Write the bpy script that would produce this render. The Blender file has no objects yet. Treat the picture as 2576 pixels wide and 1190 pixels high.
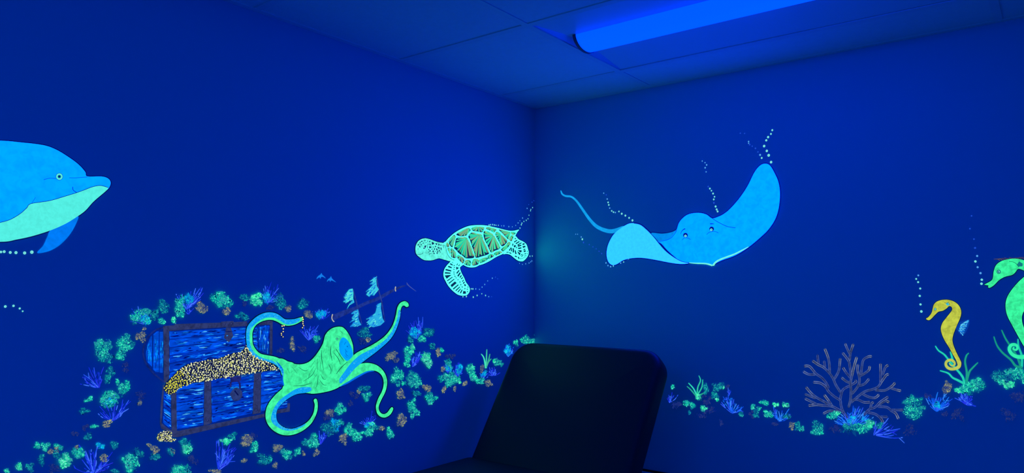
import bpy, math, random
from mathutils import Vector, Matrix
from mathutils.geometry import tessellate_polygon
random.seed(11)
scene = bpy.context.scene
COL = scene.collection

# ------------------------------------------------------------------ camera, world, exposure
IW, IH = 2576, 1190
FOCAL = 1785.8                       # focal length in photo pixels
YAW, PITCH, ROLL = 0.65852, 0.076493, 0.0051927
CEIL = 2.44
CAM = Vector((1.94555, -2.68755, CEIL - 0.86196))
fwd = Vector((-math.sin(YAW) * math.cos(PITCH), math.cos(YAW) * math.cos(PITCH), math.sin(PITCH)))
rgt = Vector((math.cos(YAW), math.sin(YAW), 0))
upv = rgt.cross(fwd)
rgt, upv = (math.cos(ROLL) * rgt + math.sin(ROLL) * upv), (-math.sin(ROLL) * rgt + math.cos(ROLL) * upv)
cam_data = bpy.data.cameras.new('camera')
cam_data.sensor_width = 36
cam_data.lens = FOCAL * 36 / IW
cam_data.clip_start = 0.02
cam = bpy.data.objects.new('camera', cam_data)
COL.objects.link(cam)
cam.matrix_world = Matrix(((rgt.x, upv.x, -fwd.x, CAM.x), (rgt.y, upv.y, -fwd.y, CAM.y),
                           (rgt.z, upv.z, -fwd.z, CAM.z), (0, 0, 0, 1)))
scene.camera = cam
world = bpy.data.worlds.new('dark')
scene.world = world
world.use_nodes = True
world.node_tree.nodes['Background'].inputs[0].default_value = (0, 0, 0, 1)
world.node_tree.nodes['Background'].inputs[1].default_value = 0
scene.view_settings.view_transform = 'Standard'
scene.view_settings.look = 'None'
scene.view_settings.exposure = 0
scene.view_settings.gamma = 1
scene.view_settings.use_curve_mapping = False
LAMP_NEAR = (0.0, 0.105, 3.8)       # radiance of the black-light lens over the corner
LAMP_FILL = (0.0, 2.3, 19.0)       # radiance of the added, unseen fill lights behind the camera


# ------------------------------------------------------------------ helpers
def lin(c):
    g = c[3] if len(c) > 3 else 1.0     # blue of the strongest paints glows beyond display white
    r = tuple(((v / 255) / 12.92 if v / 255 <= 0.04045 else ((v / 255 + 0.055) / 1.055) ** 2.4) for v in c[:3])
    return (r[0], r[1] * (c[4] if len(c) > 4 else 1.0), r[2] * g)


def tag(o, label=None, cat=None, group=None, kind=None):
    if label: o['label'] = label
    if cat: o['category'] = cat
    if group: o['group'] = group
    if kind: o['kind'] = kind
    return o


def empty(name, loc, label=None, cat=None, group=None, rz=0):
    o = bpy.data.objects.new(name, None)
    o.empty_display_size = 0.05
    o.location = loc
    o.rotation_euler = (0, 0, rz)
    COL.objects.link(o)
    return tag(o, label, cat, group)


def link_mesh(name, verts, faces, mat, parent=None, smooth=False):
    me = bpy.data.meshes.new(name)
    me.from_pydata(verts, [], faces)
    me.update()
    if mat: me.materials.append(mat)
    if smooth:
        me.polygons.foreach_set('use_smooth', [True] * len(me.polygons))
    o = bpy.data.objects.new(name, me)
    COL.objects.link(o)
    if parent: o.parent = parent
    return o


def box_geo(x0, x1, y0, y1, z0, z1):
    v = [(x, y, z) for z in (z0, z1) for y in (y0, y1) for x in (x0, x1)]
    f = [(0, 2, 3, 1), (4, 5, 7, 6), (0, 1, 5, 4), (2, 6, 7, 3), (0, 4, 6, 2), (1, 3, 7, 5)]
    return v, f


def bbox(name, x0, x1, y0, y1, z0, z1, mat, parent=None, bevel=0.0):
    v, f = box_geo(min(x0, x1), max(x0, x1), min(y0, y1), max(y0, y1), min(z0, z1), max(z0, z1))
    if parent:
        v = [tuple(Vector(p) - parent.location) for p in v]
    o = link_mesh(name, v, f, mat, parent)
    if bevel:
        m = o.modifiers.new('bevel', 'BEVEL'); m.width = bevel; m.segments = 3; m.limit_method = 'ANGLE'
    return o


def material(name, base, rough=0.6, bump=None, spec=0.3, vary=None, metallic=0.0):
    m = bpy.data.materials.new(name)
    m.use_nodes = True
    nt = m.node_tree
    b = nt.nodes['Principled BSDF']
    b.inputs['Base Color'].default_value = (*base, 1)
    b.inputs['Roughness'].default_value = rough
    b.inputs['Specular IOR Level'].default_value = spec
    b.inputs['Metallic'].default_value = metallic
    tc = nt.nodes.new('ShaderNodeTexCoord')
    if vary:
        n = nt.nodes.new('ShaderNodeTexNoise'); n.inputs['Scale'].default_value = vary[0]; n.inputs['Detail'].default_value = 4
        nt.links.new(tc.outputs['Object'], n.inputs['Vector'])
        mx = nt.nodes.new('ShaderNodeMix'); mx.data_type = 'RGBA'
        mx.inputs['A'].default_value = (*[c * (1 - vary[1]) for c in base], 1)
        mx.inputs['B'].default_value = (*[min(1, c * (1 + vary[1])) for c in base], 1)
        nt.links.new(n.outputs['Fac'], mx.inputs['Factor'])
        nt.links.new(mx.outputs['Result'], b.inputs['Base Color'])
    if bump:
        n = nt.nodes.new('ShaderNodeTexNoise'); n.inputs['Scale'].default_value = bump[0]; n.inputs['Detail'].default_value = 3
        nt.links.new(tc.outputs['Object'], n.inputs['Vector'])
        bp = nt.nodes.new('ShaderNodeBump'); bp.inputs['Strength'].default_value = bump[1]; bp.inputs['Distance'].default_value = bump[2]
        nt.links.new(n.outputs['Fac'], bp.inputs['Height'])
        nt.links.new(bp.outputs['Normal'], b.inputs['Normal'])
    return m


def lamp_material(name, spec):
    m = bpy.data.materials.new(name); m.use_nodes = True
    b = m.node_tree.nodes['Principled BSDF']
    b.inputs['Base Color'].default_value = (0.02, 0.1, 0.4, 1)
    s = max(spec)
    b.inputs['Emission Color'].default_value = (*[v / s for v in spec], 1)
    b.inputs['Emission Strength'].default_value = s
    return m


def paint_material(name, depth, scale, stretch=(1, 1, 1), sample=True):
    """Fluorescent wall paint: it re-emits the black light in the colour of its pigment."""
    m = bpy.data.materials.new(name); m.use_nodes = True
    nt = m.node_tree
    b = nt.nodes['Principled BSDF']
    b.inputs['Base Color'].default_value = (0.01, 0.015, 0.03, 1)
    b.inputs['Roughness'].default_value = 0.8
    b.inputs['Specular IOR Level'].default_value = 0.1
    at = nt.nodes.new('ShaderNodeAttribute'); at.attribute_name = 'pigment'
    if depth > 0:
        tc = nt.nodes.new('ShaderNodeTexCoord')
        mp = nt.nodes.new('ShaderNodeMapping'); mp.inputs['Scale'].default_value = stretch
        n = nt.nodes.new('ShaderNodeTexNoise'); n.inputs['Scale'].default_value = scale
        n.inputs['Detail'].default_value = 5; n.inputs['Roughness'].default_value = 0.62; n.inputs['Distortion'].default_value = 0.5
        nt.links.new(tc.outputs['Object'], mp.inputs['Vector']); nt.links.new(mp.outputs['Vector'], n.inputs['Vector'])
        mr = nt.nodes.new('ShaderNodeMapRange')
        mr.inputs['From Min'].default_value = 0.36; mr.inputs['From Max'].default_value = 0.6
        mr.inputs['To Min'].default_value = 1 - depth * .8; mr.inputs['To Max'].default_value = 1 + depth * .4
        nt.links.new(n.outputs['Fac'], mr.inputs['Value'])
        vm = nt.nodes.new('ShaderNodeVectorMath'); vm.operation = 'SCALE'
        nt.links.new(at.outputs['Color'], vm.inputs[0]); nt.links.new(mr.outputs['Result'], vm.inputs['Scale'])
        nt.links.new(vm.outputs['Vector'], b.inputs['Emission Color'])
    else:
        nt.links.new(at.outputs['Color'], b.inputs['Emission Color'])
    b.inputs['Emission Strength'].default_value = 1
    if not sample:
        m.cycles.emission_sampling = 'NONE'
    return m


WALL = material('blue wall paint', (0.02, 0.52, 0.70), 0.55, bump=(220, 0.12, 0.002), spec=0.35)
TILE = material('mineral fibre tile', (0.80, 0.86, 0.84), 0.9, bump=(160, 0.35, 0.003), spec=0.1, vary=(55, 0.05))
GRID = material('painted steel grid', (0.74, 0.80, 0.80), 0.5, spec=0.3)
SLAB = material('ceiling void', (0.1, 0.1, 0.12), 0.9)
CARPET = material('pale floor covering', (0.5, 0.52, 0.5), 0.95, bump=(400, 0.4, 0.004))  # unseen floor, made pale to bounce lamp light up to the ceiling
RAIL = material('pale painted moulding', (0.3, 0.42, 0.66), 0.5)
GAP = material('dark joint', (0.005, 0.005, 0.01), 0.8)
PAN = material('white enamel reflector', (0.70, 0.80, 0.80), 0.35, spec=0.4)
ENDCAP = material('grey plastic end cap', (0.10, 0.13, 0.2), 0.5)
VINYL = material('black vinyl upholstery', (0.014, 0.014, 0.024), 0.5, bump=(350, 0.12, 0.0015), spec=0.35)
STEEL = material('dark enamelled steel', (0.03, 0.03, 0.035), 0.45, spec=0.4)
LENS_NEAR = lamp_material('lit black-light lens', LAMP_NEAR)
LENS_FILL = lamp_material('lit lens of added fill light', LAMP_FILL)
P_BODY = paint_material('fluorescent paint, brushed body', 0.16, 42, (1, 1, 1))
P_SKIN = paint_material('fluorescent paint, mottled skin', 0.34, 60, (1, 1, 1))
P_FLAT = paint_material('fluorescent paint, flat', 0.10, 90)
P_PLANK = paint_material('fluorescent paint, wood grain', 0.6, 16, (1, 1, 4))
P_DAB = paint_material('fluorescent paint, dabs', 0.16, 200, sample=False)
P_LINE = paint_material('fluorescent paint, thin lines', 0.0, 1, sample=False)
P_METAL = paint_material('dull paint, iron bands', 0.5, 60, sample=False)

# ------------------------------------------------------------------ room
RX, RY = 3.66, -4.20
tag(bbox('wall_left', -0.12, 0, 0.12, RY, 0, CEIL + 0.25, WALL), kind='structure')
tag(bbox('wall_right', 0, RX, 0, 0.12, 0, CEIL + 0.25, WALL), kind='structure')
tag(bbox('wall_side', RX, RX + 0.12, 0.12, RY, 0, CEIL + 0.25, WALL), kind='structure')
tag(bbox('wall_rear', -0.12, RX + 0.12, RY, RY - 0.12, 0, CEIL + 0.25, WALL), kind='structure')
tag(bbox('floor', -0.12, RX + 0.12, 0.12, RY - 0.12, -0.1, 0, CARPET), kind='structure')
ceiling = tag(bbox('ceiling', -0.12, RX + 0.12, 0.12, RY - 0.12, CEIL + 0.25, CEIL + 0.35, SLAB), kind='structure')
gx = [0.0, 0.601, 1.821, 3.041, RX]
gy = [0.0] + [-0.2655 - 0.61 * k for k in range(7)] + [RY]
fixture_cells = {(1, 1), (1, 6), (2, 5)}
for i in range(len(gx) - 1):
    for j in range(len(gy) - 1):
        if (i, j) in fixture_cells: continue
        a = 0.009
        z = CEIL + 0.0018 + random.uniform(0, 0.0014)
        bbox('ceiling_tile', gx[i] + (a if i else 0), gx[i + 1] - (a if i < len(gx) - 2 else 0),
             gy[j] - (a if j else 0), gy[j + 1] + (a if j < len(gy) - 2 else 0), z, z + 0.016, TILE, ceiling)
for y in gy[1:-1]:
    bbox('grid_bar', 0, RX, y - 0.012, y + 0.012, CEIL, CEIL + 0.004, GRID, ceiling)
    bbox('grid_bar', 0, RX, y - 0.002, y + 0.002, CEIL + 0.004, CEIL + 0.035, GRID, ceiling)
for k, x in enumerate(gx[1:-1]):
    ys = [0] + gy[1:-1] + [RY]
    for j in range(len(ys) - 1):
        bbox('grid_bar', x - 0.012, x + 0.012, ys[j] - 0.012 * (j > 0), ys[j + 1] + 0.012, CEIL, CEIL + 0.004, GRID, ceiling)
for nm, a in (('left', (0, 0.02, 0, RY)), ('right', (0.02, RX, -0.02, 0))):
    bbox('wall_angle', a[0], a[1], a[2], a[3], CEIL - 0.0015, CEIL + 0.003, GRID, ceiling)
# moulding at 0.85 m and vinyl base
for n, (x0, x1, y0, y1) in enumerate(((0.0, 0.018, 0, RY), (0.0, RX, -0.018, 0)), 1):
    t = tag(bbox('trim_%d' % n, x0, x1, y0, y1, 0.765, 0.846, RAIL, bevel=0.004), kind='structure')
    s = 0.45
    bbox('joint', x0, x1 * (s if n == 1 else 1), y0 * (s if n == 2 else 1), y1, 0.846, 0.8535, GAP, t)
for nm, (x0, x1, y0, y1) in (('left', (0.0, 0.006, 0, RY)), ('right', (0.0, RX, -0.006, 0))):
    tag(bbox('baseboard_' + nm, x0, x1, y0, y1, 0, 0.1, GAP), kind='structure')


# ------------------------------------------------------------------ recessed light fixtures
def troffer(x0, x1, y0, y1, lens_mat, label, group):
    """2x4 recessed fixture running along x between grid lines: reflector pan, curved lens, end caps."""
    cx, cy = (x0 + x1) / 2, (y0 + y1) / 2
    r = empty('ceiling_light', (cx, cy, CEIL), label, 'ceiling light', group)
    hx, hy = (x1 - x0) / 2 - 0.010, (y1 - y0) / 2 - 0.010
    dz, lw, ly = 0.022, 0.07, -0.03
    ex = 0.030
    # side reflectors
    for s in (-1, 1):
        v, f = [], []
        n = 8
        for k in range(n + 1):
            t = k / n
            yy = s * hy + (ly + s * lw - s * hy) * t
            zz = 0.003 + (dz - 0.001) * math.sin(t * math.pi / 2)
            v += [(-hx, yy, zz), (hx, yy, zz)]
        for k in range(n):
            q = (2 * k, 2 * k + 1, 2 * k + 3, 2 * k + 2)
            f.append(q if s < 0 else q[::-1])
        link_mesh('reflector', v, f, PAN, r, True)
    # end plates, sloping
    for s in (-1, 1):
        v = [(s * hx, -hy, 0.004), (s * hx, hy, 0.004), (s * (hx - ex), hy * 0.92, dz + 0.006), (s * (hx - ex), -hy * 0.92, dz + 0.006)]
        link_mesh('end_plate', v, [(0, 1, 2, 3)], PAN, r)
    bbox('housing', x0 + 0.014, x1 - 0.014, y0 + 0.014, y1 - 0.014, CEIL + dz + 0.022, CEIL + dz + 0.04, PAN, r)
    # curved lens
    lx = hx - 0.045
    def arc(n, rad, bulge, xa, xb, close=False):
        v, f = [], []
        for k in range(n + 1):
            a = math.pi * k / n
            yy = ly - rad * math.cos(a)
            zz = dz - bulge * math.sin(a)
            v += [(xa, yy, zz), (xb, yy, zz)]
        for k in range(n):
            f.append((2 * k, 2 * k + 1, 2 * k + 3, 2 * k + 2))
        return v, f
    v, f = arc(20, lw, 0.042, -lx, lx)
    link_mesh('lens', v, f, lens_mat, r, True)
    for s in (-1, 1):
        v, f = arc(20, lw + 0.003, 0.045, s * lx - s * 0.003, s * (lx + 0.010))
        if s < 0: f = [q[::-1] for q in f]
        cap = [2 * k + 1 for k in range(21)]
        f.append(tuple(cap) if s > 0 else tuple(cap[::-1]))
        link_mesh('end_cap', v, f, ENDCAP, r)
    return r


troffer(gx[1], gx[2], gy[1], gy[2], LENS_NEAR,
        'recessed ceiling light with a curved glowing blue lens above the wall corner', None)
troffer(gx[2], gx[3], gy[5], gy[6], LENS_FILL,  # this fixture and the next are added out of view to brighten the walls
        'recessed fill light added in the unseen ceiling behind the camera', 'added fill lights behind the camera')
troffer(gx[1], gx[2], gy[6], gy[7], LENS_FILL,
        'recessed fill light added in the unseen ceiling behind the camera', 'added fill lights behind the camera')


# ------------------------------------------------------------------ examination chair
def rounded_outline(w, h, radii, inset, n=10):
    """closed outline of a rounded rectangle centred on u, from v=0 to v=h; radii: bl, br, tr, tl"""
    pts = []
    cs = [(-w / 2, 0, 180, radii[0], 1, 1), (w / 2, 0, 270, radii[1], -1, 1), (w / 2, h, 0, radii[2], -1, -1), (-w / 2, h, 90, radii[3], 1, -1)]
    for x, y, a0, r, sx, sy in cs:
        cx, cy = x + sx * r, y + sy * r
        rr = max(r - inset, 0.002)
        ix, iy = (0, 0)
        if r - inset < 0.002:
            ix, iy = sx * (inset - r + 0.002), sy * (inset - r + 0.002)
        for k in range(n + 1):
            a = math.radians(a0 + 90 * k / n)
            pts.append((cx + ix + rr * math.cos(a), cy + iy + rr * math.sin(a)))
    return pts


def pad(name, w, h, t, radii, bev, crown, place, mat, parent):
    rings = []
    m = 6
    for k in range(m + 1):
        a = math.pi / 2 * k / m
        rings.append((bev * (1 - math.sin(a)), -t + bev * (1 - math.cos(a)) if False else -t + bev - bev * math.cos(a)))
    for k in range(m + 1):
        a = math.pi / 2 * k / m
        rings.append((bev * (1 - math.cos(a)), -bev + bev * math.sin(a)))
    for q in (0.03, 0.07, 0.12, 0.18):
        rings.append((bev + q, crown * (1 - (1 - q / 0.2) ** 2)))
    v, f = [], []
    N = None
    for ins, z in rings:
        o = rounded_outline(w, h, radii, ins)
        N = len(o)
        v += [place(x, y, z) for x, y in o]
    for k in range(len(rings) - 1):
        for i in range(N):
            j = (i + 1) % N
            f.append((k * N + i, k * N + j, (k + 1) * N + j, (k + 1) * N + i))
    f.append(tuple(range(N))[::-1])
    f.append(tuple((len(rings) - 1) * N + i for i in range(N)))
    return link_mesh(name, v, f, mat, parent, True)


SEAT_Z = 0.95
chair = empty('exam_chair', (0.47, -0.85, 0), 'black padded examination chair with raised back rest in front of the wall corner', 'exam chair')
L = chair.location
th = math.radians(34.3)
vdir = Vector((0, math.sin(th), math.cos(th)))
ndir = Vector((0, -math.cos(th), math.sin(th)))
origin_back = Vector((0.470, -0.640, SEAT_Z - 0.052))


def place_back(x, y, z):
    return tuple(origin_back + Vector((x, 0, 0)) + vdir * y + ndir * z - L)


back = pad('back_rest', 0.672, 0.578, 0.095, (0.05, 0.05, 0.085, 0.085), 0.028, 0.010, place_back, VINYL, chair)


def place_seat(x, y, z):
    return tuple(Vector((0.462 + x, -1.16 + y, SEAT_Z + z)) - L)


seat = pad('seat', 0.69, 0.575, 0.10, (0.05, 0.05, 0.04, 0.04), 0.03, 0.008, place_seat, VINYL, chair)
thl = math.radians(62)


def place_leg(x, y, z):
    # hangs down from the front of the seat
    o = Vector((0.462, -1.19, SEAT_Z - 0.03))
    d = Vector((0, -math.cos(thl), -math.sin(thl)))
    n = Vector((0, -math.sin(thl), math.cos(thl)))
    return tuple(o + Vector((-x, 0, 0)) + d * y + n * z - L)


pad('leg_rest', 0.62, 0.46, 0.08, (0.04, 0.04, 0.07, 0.07), 0.025, 0.006, place_leg, VINYL, chair)
bbox('seat_frame', 0.20, 0.72, -1.12, -0.62, SEAT_Z - 0.155, SEAT_Z - 0.085, STEEL, chair, 0.01)
bbox('lift_column', 0.33, 0.60, -1.02, -0.74, 0.46, SEAT_Z - 0.14, STEEL, chair, 0.015)
bbox('column_cover', 0.29, 0.64, -1.06, -0.70, 0.10, 0.50, STEEL, chair, 0.02)
bbox('base_plate', 0.18, 0.75, -1.25, -0.52, 0.0, 0.11, STEEL, chair, 0.03)
for sx in (0.30, 0.64):
    p0 = Vector((sx, -0.66, SEAT_Z - 0.12)); d = vdir * 0.42
    vv = []
    n2 = -ndir
    for t in (0, 1):
        c = p0 + n2 * 0.05 + d * t - L
        for a, b in ((-0.018, -0.012), (0.018, -0.012), (0.018, 0.018), (-0.018, 0.018)):
            vv.append(tuple(c + Vector((a, 0, 0)) + n2 * b))
    link_mesh('back_support', vv, [(0, 1, 2, 3), (7, 6, 5, 4), (0, 4, 5, 1), (1, 5, 6, 2), (2, 6, 7, 3), (3, 7, 4, 0)], STEEL, chair)


# ------------------------------------------------------------------ mural: paint laid flat on the two walls
def on_wall(px, py, wall, off=0.0):
    d = fwd * FOCAL + rgt * (px - IW / 2) - upv * (py - IH / 2)
    if wall == 'L':
        t = -CAM.x / d.x
        p = CAM + d * t
        return Vector((off, p.y, p.z))
    t = -CAM.y / d.y
    p = CAM + d * t
    return Vector((p.x, -off, p.z))


def T(ox, oy, s, pts):
    """read-off coordinates of an enlarged view -> photo pixels"""
    return [(ox + p[0] / s, oy + p[1] / s) + tuple(p[2:]) for p in pts]


def smooth_closed(pts, n=5):
    out = []
    m = len(pts)
    for i in range(m):
        p0, p1, p2, p3 = pts[i - 1], pts[i], pts[(i + 1) % m], pts[(i + 2) % m]
        for k in range(n):
            t = k / n
            out.append(tuple(0.5 * ((2 * b) + (-a + c) * t + (2 * a - 5 * b + 4 * c - d) * t * t + (-a + 3 * b - 3 * c + d) * t ** 3)
                             for a, b, c, d in zip(p0[:2], p1[:2], p2[:2], p3[:2])))
    return out


def smooth_open(pts, n=6):
    if len(pts) < 3: return [tuple(p[:2]) for p in pts]
    out = []
    m = len(pts)
    for i in range(m - 1):
        p0, p1, p2, p3 = pts[max(i - 1, 0)], pts[i], pts[i + 1], pts[min(i + 2, m - 1)]
        for k in range(n):
            t = k / n
            out.append(tuple(0.5 * ((2 * b) + (-a + c) * t + (2 * a - 5 * b + 4 * c - d) * t * t + (-a + 3 * b - 3 * c + d) * t ** 3)
                             for a, b, c, d in zip(p0[:2], p1[:2], p2[:2], p3[:2])))
    out.append(tuple(pts[-1][:2]))
    return out


class Sheet:
    """paint strokes of one object, collected in photo pixels and laid on a wall"""
    def __init__(s, wall, layer=1.0):
        s.w, s.d, s.v, s.f, s.c = wall, 0.0006 + 0.0004 * layer, [], [], []

    def _face(s, idx, col):
        a = 0
        for i in range(len(idx)):
            p, q = s.v[idx[i]], s.v[idx[(i + 1) % len(idx)]]
            a += p[0] * q[1] - q[0] * p[1]
        s.f.append(tuple(idx) if a < 0 else tuple(idx[::-1]))
        s.c.append(col)

    def poly(s, pts, col):
        s.d += 1.2e-5
        b = len(s.v)
        s.v += [(p[0], p[1], s.d) for p in pts]
        c = lin(col)
        for tri in tessellate_polygon([[Vector((p[0], p[1], 0)) for p in pts]]):
            s._face([b + i for i in tri], c)
        return s

    def fill(s, pts, col, n=5):
        return s.poly(smooth_closed(pts, n), col)

    def strip(s, pts, w, col, closed=False, caps=True):
        """ribbon along pts; w: width, (w0, w1) or list of widths, in pixels"""
        s.d += 1.2e-5
        m = len(pts)
        if m < 2: return s
        if isinstance(w, (int, float)): ws = [w] * m
        elif len(w) == m: ws = list(w)
        else:
            k = len(w) - 1
            ws = []
            for i in range(m):
                t = i / (m - 1) * k
                j = min(int(t), k - 1)
                ws.append(w[j] + (w[j + 1] - w[j]) * (t - j))
        b = len(s.v)
        c = lin(col)
        for i in range(m):
            if closed: p, q = pts[i - 1], pts[(i + 1) % m]
            else: p, q = pts[max(i - 1, 0)], pts[min(i + 1, m - 1)]
            dx, dy = q[0] - p[0], q[1] - p[1]
            l = math.hypot(dx, dy) or 1
            nx, ny = -dy / l * ws[i] / 2, dx / l * ws[i] / 2
            s.v += [(pts[i][0] + nx, pts[i][1] + ny, s.d), (pts[i][0] - nx, pts[i][1] - ny, s.d)]
        for i in range(m if closed else m - 1):
            j = (i + 1) % m
            s._face([b + 2 * i, b + 2 * i + 1, b + 2 * j + 1, b + 2 * j], c)
        if caps and not closed:
            for i in (0, m - 1):
                if ws[i] > 1.6: s.disc(pts[i][0], pts[i][1], ws[i] / 2, col, 10)
        return s

    def line(s, pts, w, col, n=5):
        return s.strip(smooth_open(pts, n), w, col)

    def disc(s, x, y, r, col, n=12, ry=None, rot=0):
        s.d += 1.2e-5
        b = len(s.v)
        ry = ry or r
        cr, sr = math.cos(rot), math.sin(rot)
        for k in range(n):
            a = 2 * math.pi * k / n
            ex, ey = r * math.cos(a), ry * math.sin(a)
            s.v.append((x + ex * cr - ey * sr, y + ex * sr + ey * cr, s.d))
        s._face([b + k for k in range(n)], lin(col))
        return s

    def blob(s, x, y, r, ry, rot, col, n=7, j=0.35):
        s.d += 1.2e-5
        b = len(s.v)
        cr, sr = math.cos(rot), math.sin(rot)
        for k in range(n):
            a = 2 * math.pi * (k + random.uniform(-.25, .25)) / n
            q = 1 + random.uniform(-j, j)
            ex, ey = q * r * math.cos(a), q * ry * math.sin(a)
            s.v.append((x + ex * cr - ey * sr, y + ex * sr + ey * cr, s.d))
        s._face([b + k for k in range(n)], lin(col))
        return s

    def build(s, name, mat, parent=None, **kw):
        wp = [on_wall(x, y, s.w, d) for x, y, d in s.v]
        if parent:
            base = parent_world(parent)
            wp = [p - base for p in wp]
        o = link_mesh(name, [tuple(p) for p in wp], s.f, mat, parent)
        at = o.data.attributes.new('pigment', 'FLOAT_COLOR', 'FACE')
        flat = []
        for c in s.c: flat += [c[0], c[1], c[2], 1.0]
        at.data.foreach_set('color', flat)
        if kw: tag(o, **kw)
        return o


def parent_world(o):
    p = Vector((0, 0, 0))
    while o:
        p = p + o.location
        o = o.parent
    return p


def figure(name, wall, px, py, label, cat, group=None):
    return empty(name, on_wall(px, py, wall, 0.0), label, cat, group)


INK = (2, 14, 74)
MINT = (86, 246, 200)


# ---- dolphin
f = lambda p: T(0, 330, 2.428, p)
dol = figure('painted_dolphin', 'L', 120, 480, 'large bright blue dolphin with a mint green belly painted on the wall', 'painted dolphin')
silhouette = f([(0, 58), (120, 68), (260, 85), (340, 112), (420, 160), (480, 205), (520, 250), (532, 276), (620, 277), (660, 290), (675, 315),
                (665, 345), (640, 370), (570, 430), (520, 485), (470, 522), (400, 565), (310, 605), (200, 640), (100, 662), (0, 676),
                (-300, 670), (-620, 590), (-900, 490), (-1010, 470), (-1160, 560), (-1110, 430), (-1150, 300), (-980, 400), (-760, 290), (-560, 190),
                (-480, 150), (-470, 20), (-340, 75), (-160, 60)])
b = Sheet('L', 1).fill(silhouette, (0, 168, 255, 5)).build('body', P_BODY, dol)
o_ = Sheet('L', 0); o_.strip(smooth_closed(silhouette), 4.5, INK, closed=True); o_.build('outline', P_LINE, dol)
belly_pts = f([(660, 347), (640, 370), (570, 430), (520, 485), (470, 522), (400, 565), (310, 605), (200, 640), (100, 662), (0, 676), (-300, 668), (-560, 600),
               (-300, 610), (-80, 580), (0, 558), (60, 540), (120, 505), (160, 470), (187, 443), (300, 425), (400, 396), (465, 376), (510, 360), (560, 342), (610, 333), (645, 338)])
belly = Sheet('L', 3).fill(belly_pts, (84, 240, 226)).build('belly', P_FLAT, dol, label='pale mint green belly and lower jaw')
fin_pts = f([(474, 520), (466, 560), (430, 625), (380, 682), (330, 718), (280, 738), (226, 743), (262, 700), (288, 645), (312, 600), (400, 560)])
Sheet('L', 1.8).fill(fin_pts, (0, 124, 246)).build('fin', P_BODY, dol)
l = Sheet('L', 4)
l.line(f([(660, 345), (610, 332), (560, 341), (510, 360), (465, 376), (400, 396), (300, 425), (187, 443), (160, 470), (120, 505), (60, 540), (0, 558), (-80, 580)]), 1.5, (0, 40, 130))
l.line(f([(420, 285), (470, 285), (530, 280)]), 1.2, (0, 60, 150)).line(f([(265, 297), (300, 288), (340, 290)]), 1.2, (0, 60, 150))
l.line(f([(442, 340), (445, 360), (465, 375)]), 1.6, (0, 30, 130)).line(f([(192, 440), (215, 405)]), 1.0, (0, 70, 190))
l.build('drawn_lines', P_LINE, dol)
e = Sheet('L', 5); x, y = f([(360, 278)])[0]
e.disc(x, y, 9.2, (0, 50, 140), 20).disc(x, y, 8.2, (92, 236, 216), 20).disc(x, y, 4.3, (0, 110, 160), 16).disc(x - .3, y, 2.4, (2, 30, 100), 12)
e.build('eye', P_LINE, dol)


# ---- bubbles
def bubble_mesh(wall):
    s_v, s_f, cols = [], [], []
    def ring(r, d, col, n=12):
        b0 = len(s_v)
        for k in range(n):
            a = 2 * math.pi * k / n
            u, w = r * math.cos(a), r * 1.12 * math.sin(a)
            s_v.append((d, -u, w) if wall == 'L' else (u, -d, w))
        idx = list(range(b0, b0 + n))
        s_f.append(tuple(idx[::-1]) if wall == 'L' else tuple(idx))
        cols.append(lin(col))
    ring(1.0, 0.0009, (120, 232, 214))
    me = bpy.data.meshes.new('bubble')
    return me, ring, s_v, s_f, cols


BUB = {}
for wl in 'LR':
    for st, (c1, c2) in enumerate((((132, 238, 228), (40, 150, 170)), ((90, 170, 240), (60, 120, 225)), ((30, 78, 205), (28, 70, 200)))):
        me, ring, v_, f_, c_ = bubble_mesh(wl)
        v_.clear(); f_.clear(); c_.clear()
        ring(1.0, 0.0008, c1)
        ring(0.30, 0.0011, c2, 8)
        me.from_pydata(v_, [], f_)
        at = me.attributes.new('pigment', 'FLOAT_COLOR', 'FACE')
        flat = []
        for c in c_: flat += [*c, 1.0]
        at.data.foreach_set('color', flat)
        me.materials.append(P_LINE)
        me.update()
        BUB[wl, st] = me


def bubbles(wall, pts, r, label, styles=None):
    c = figure('painted_bubble_trail', wall, pts[0][0], pts[0][1], label, 'painted bubbles')
    for i, p in enumerate(pts):
        w = on_wall(p[0], p[1], wall)
        depth = (w - CAM).dot(fwd)
        st = styles[i] if styles else (0 if i < len(pts) * .5 else (1 if i < len(pts) * .8 else 2))
        o = bpy.data.objects.new('bubble', BUB[wall, st])
        COL.objects.link(o)
        o.parent = c
        o.location = w - c.location
        k = (r * (.86 - 0.3 * i / len(pts)) + random.uniform(-.3, .3)) * depth / FOCAL
        if wall == 'L': o.scale = (1, k, k)
        else: o.scale = (k, 1, k)
    return c


bubbles('L', f([(194, 739), (150, 744), (97, 742), (62, 741), (25, 736), (5, 738), (-30, 740), (-62, 745)]), 4.0, 'row of pale bubbles trailing from the dolphin fin tip', [0] * 8)
bubbles('L', f([(32, 1071), (82, 1067), (120, 1083), (138, 1100)]), 2.9, 'four small pale bubbles alone below the blue dolphin', [0, 0, 0, 0])

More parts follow.
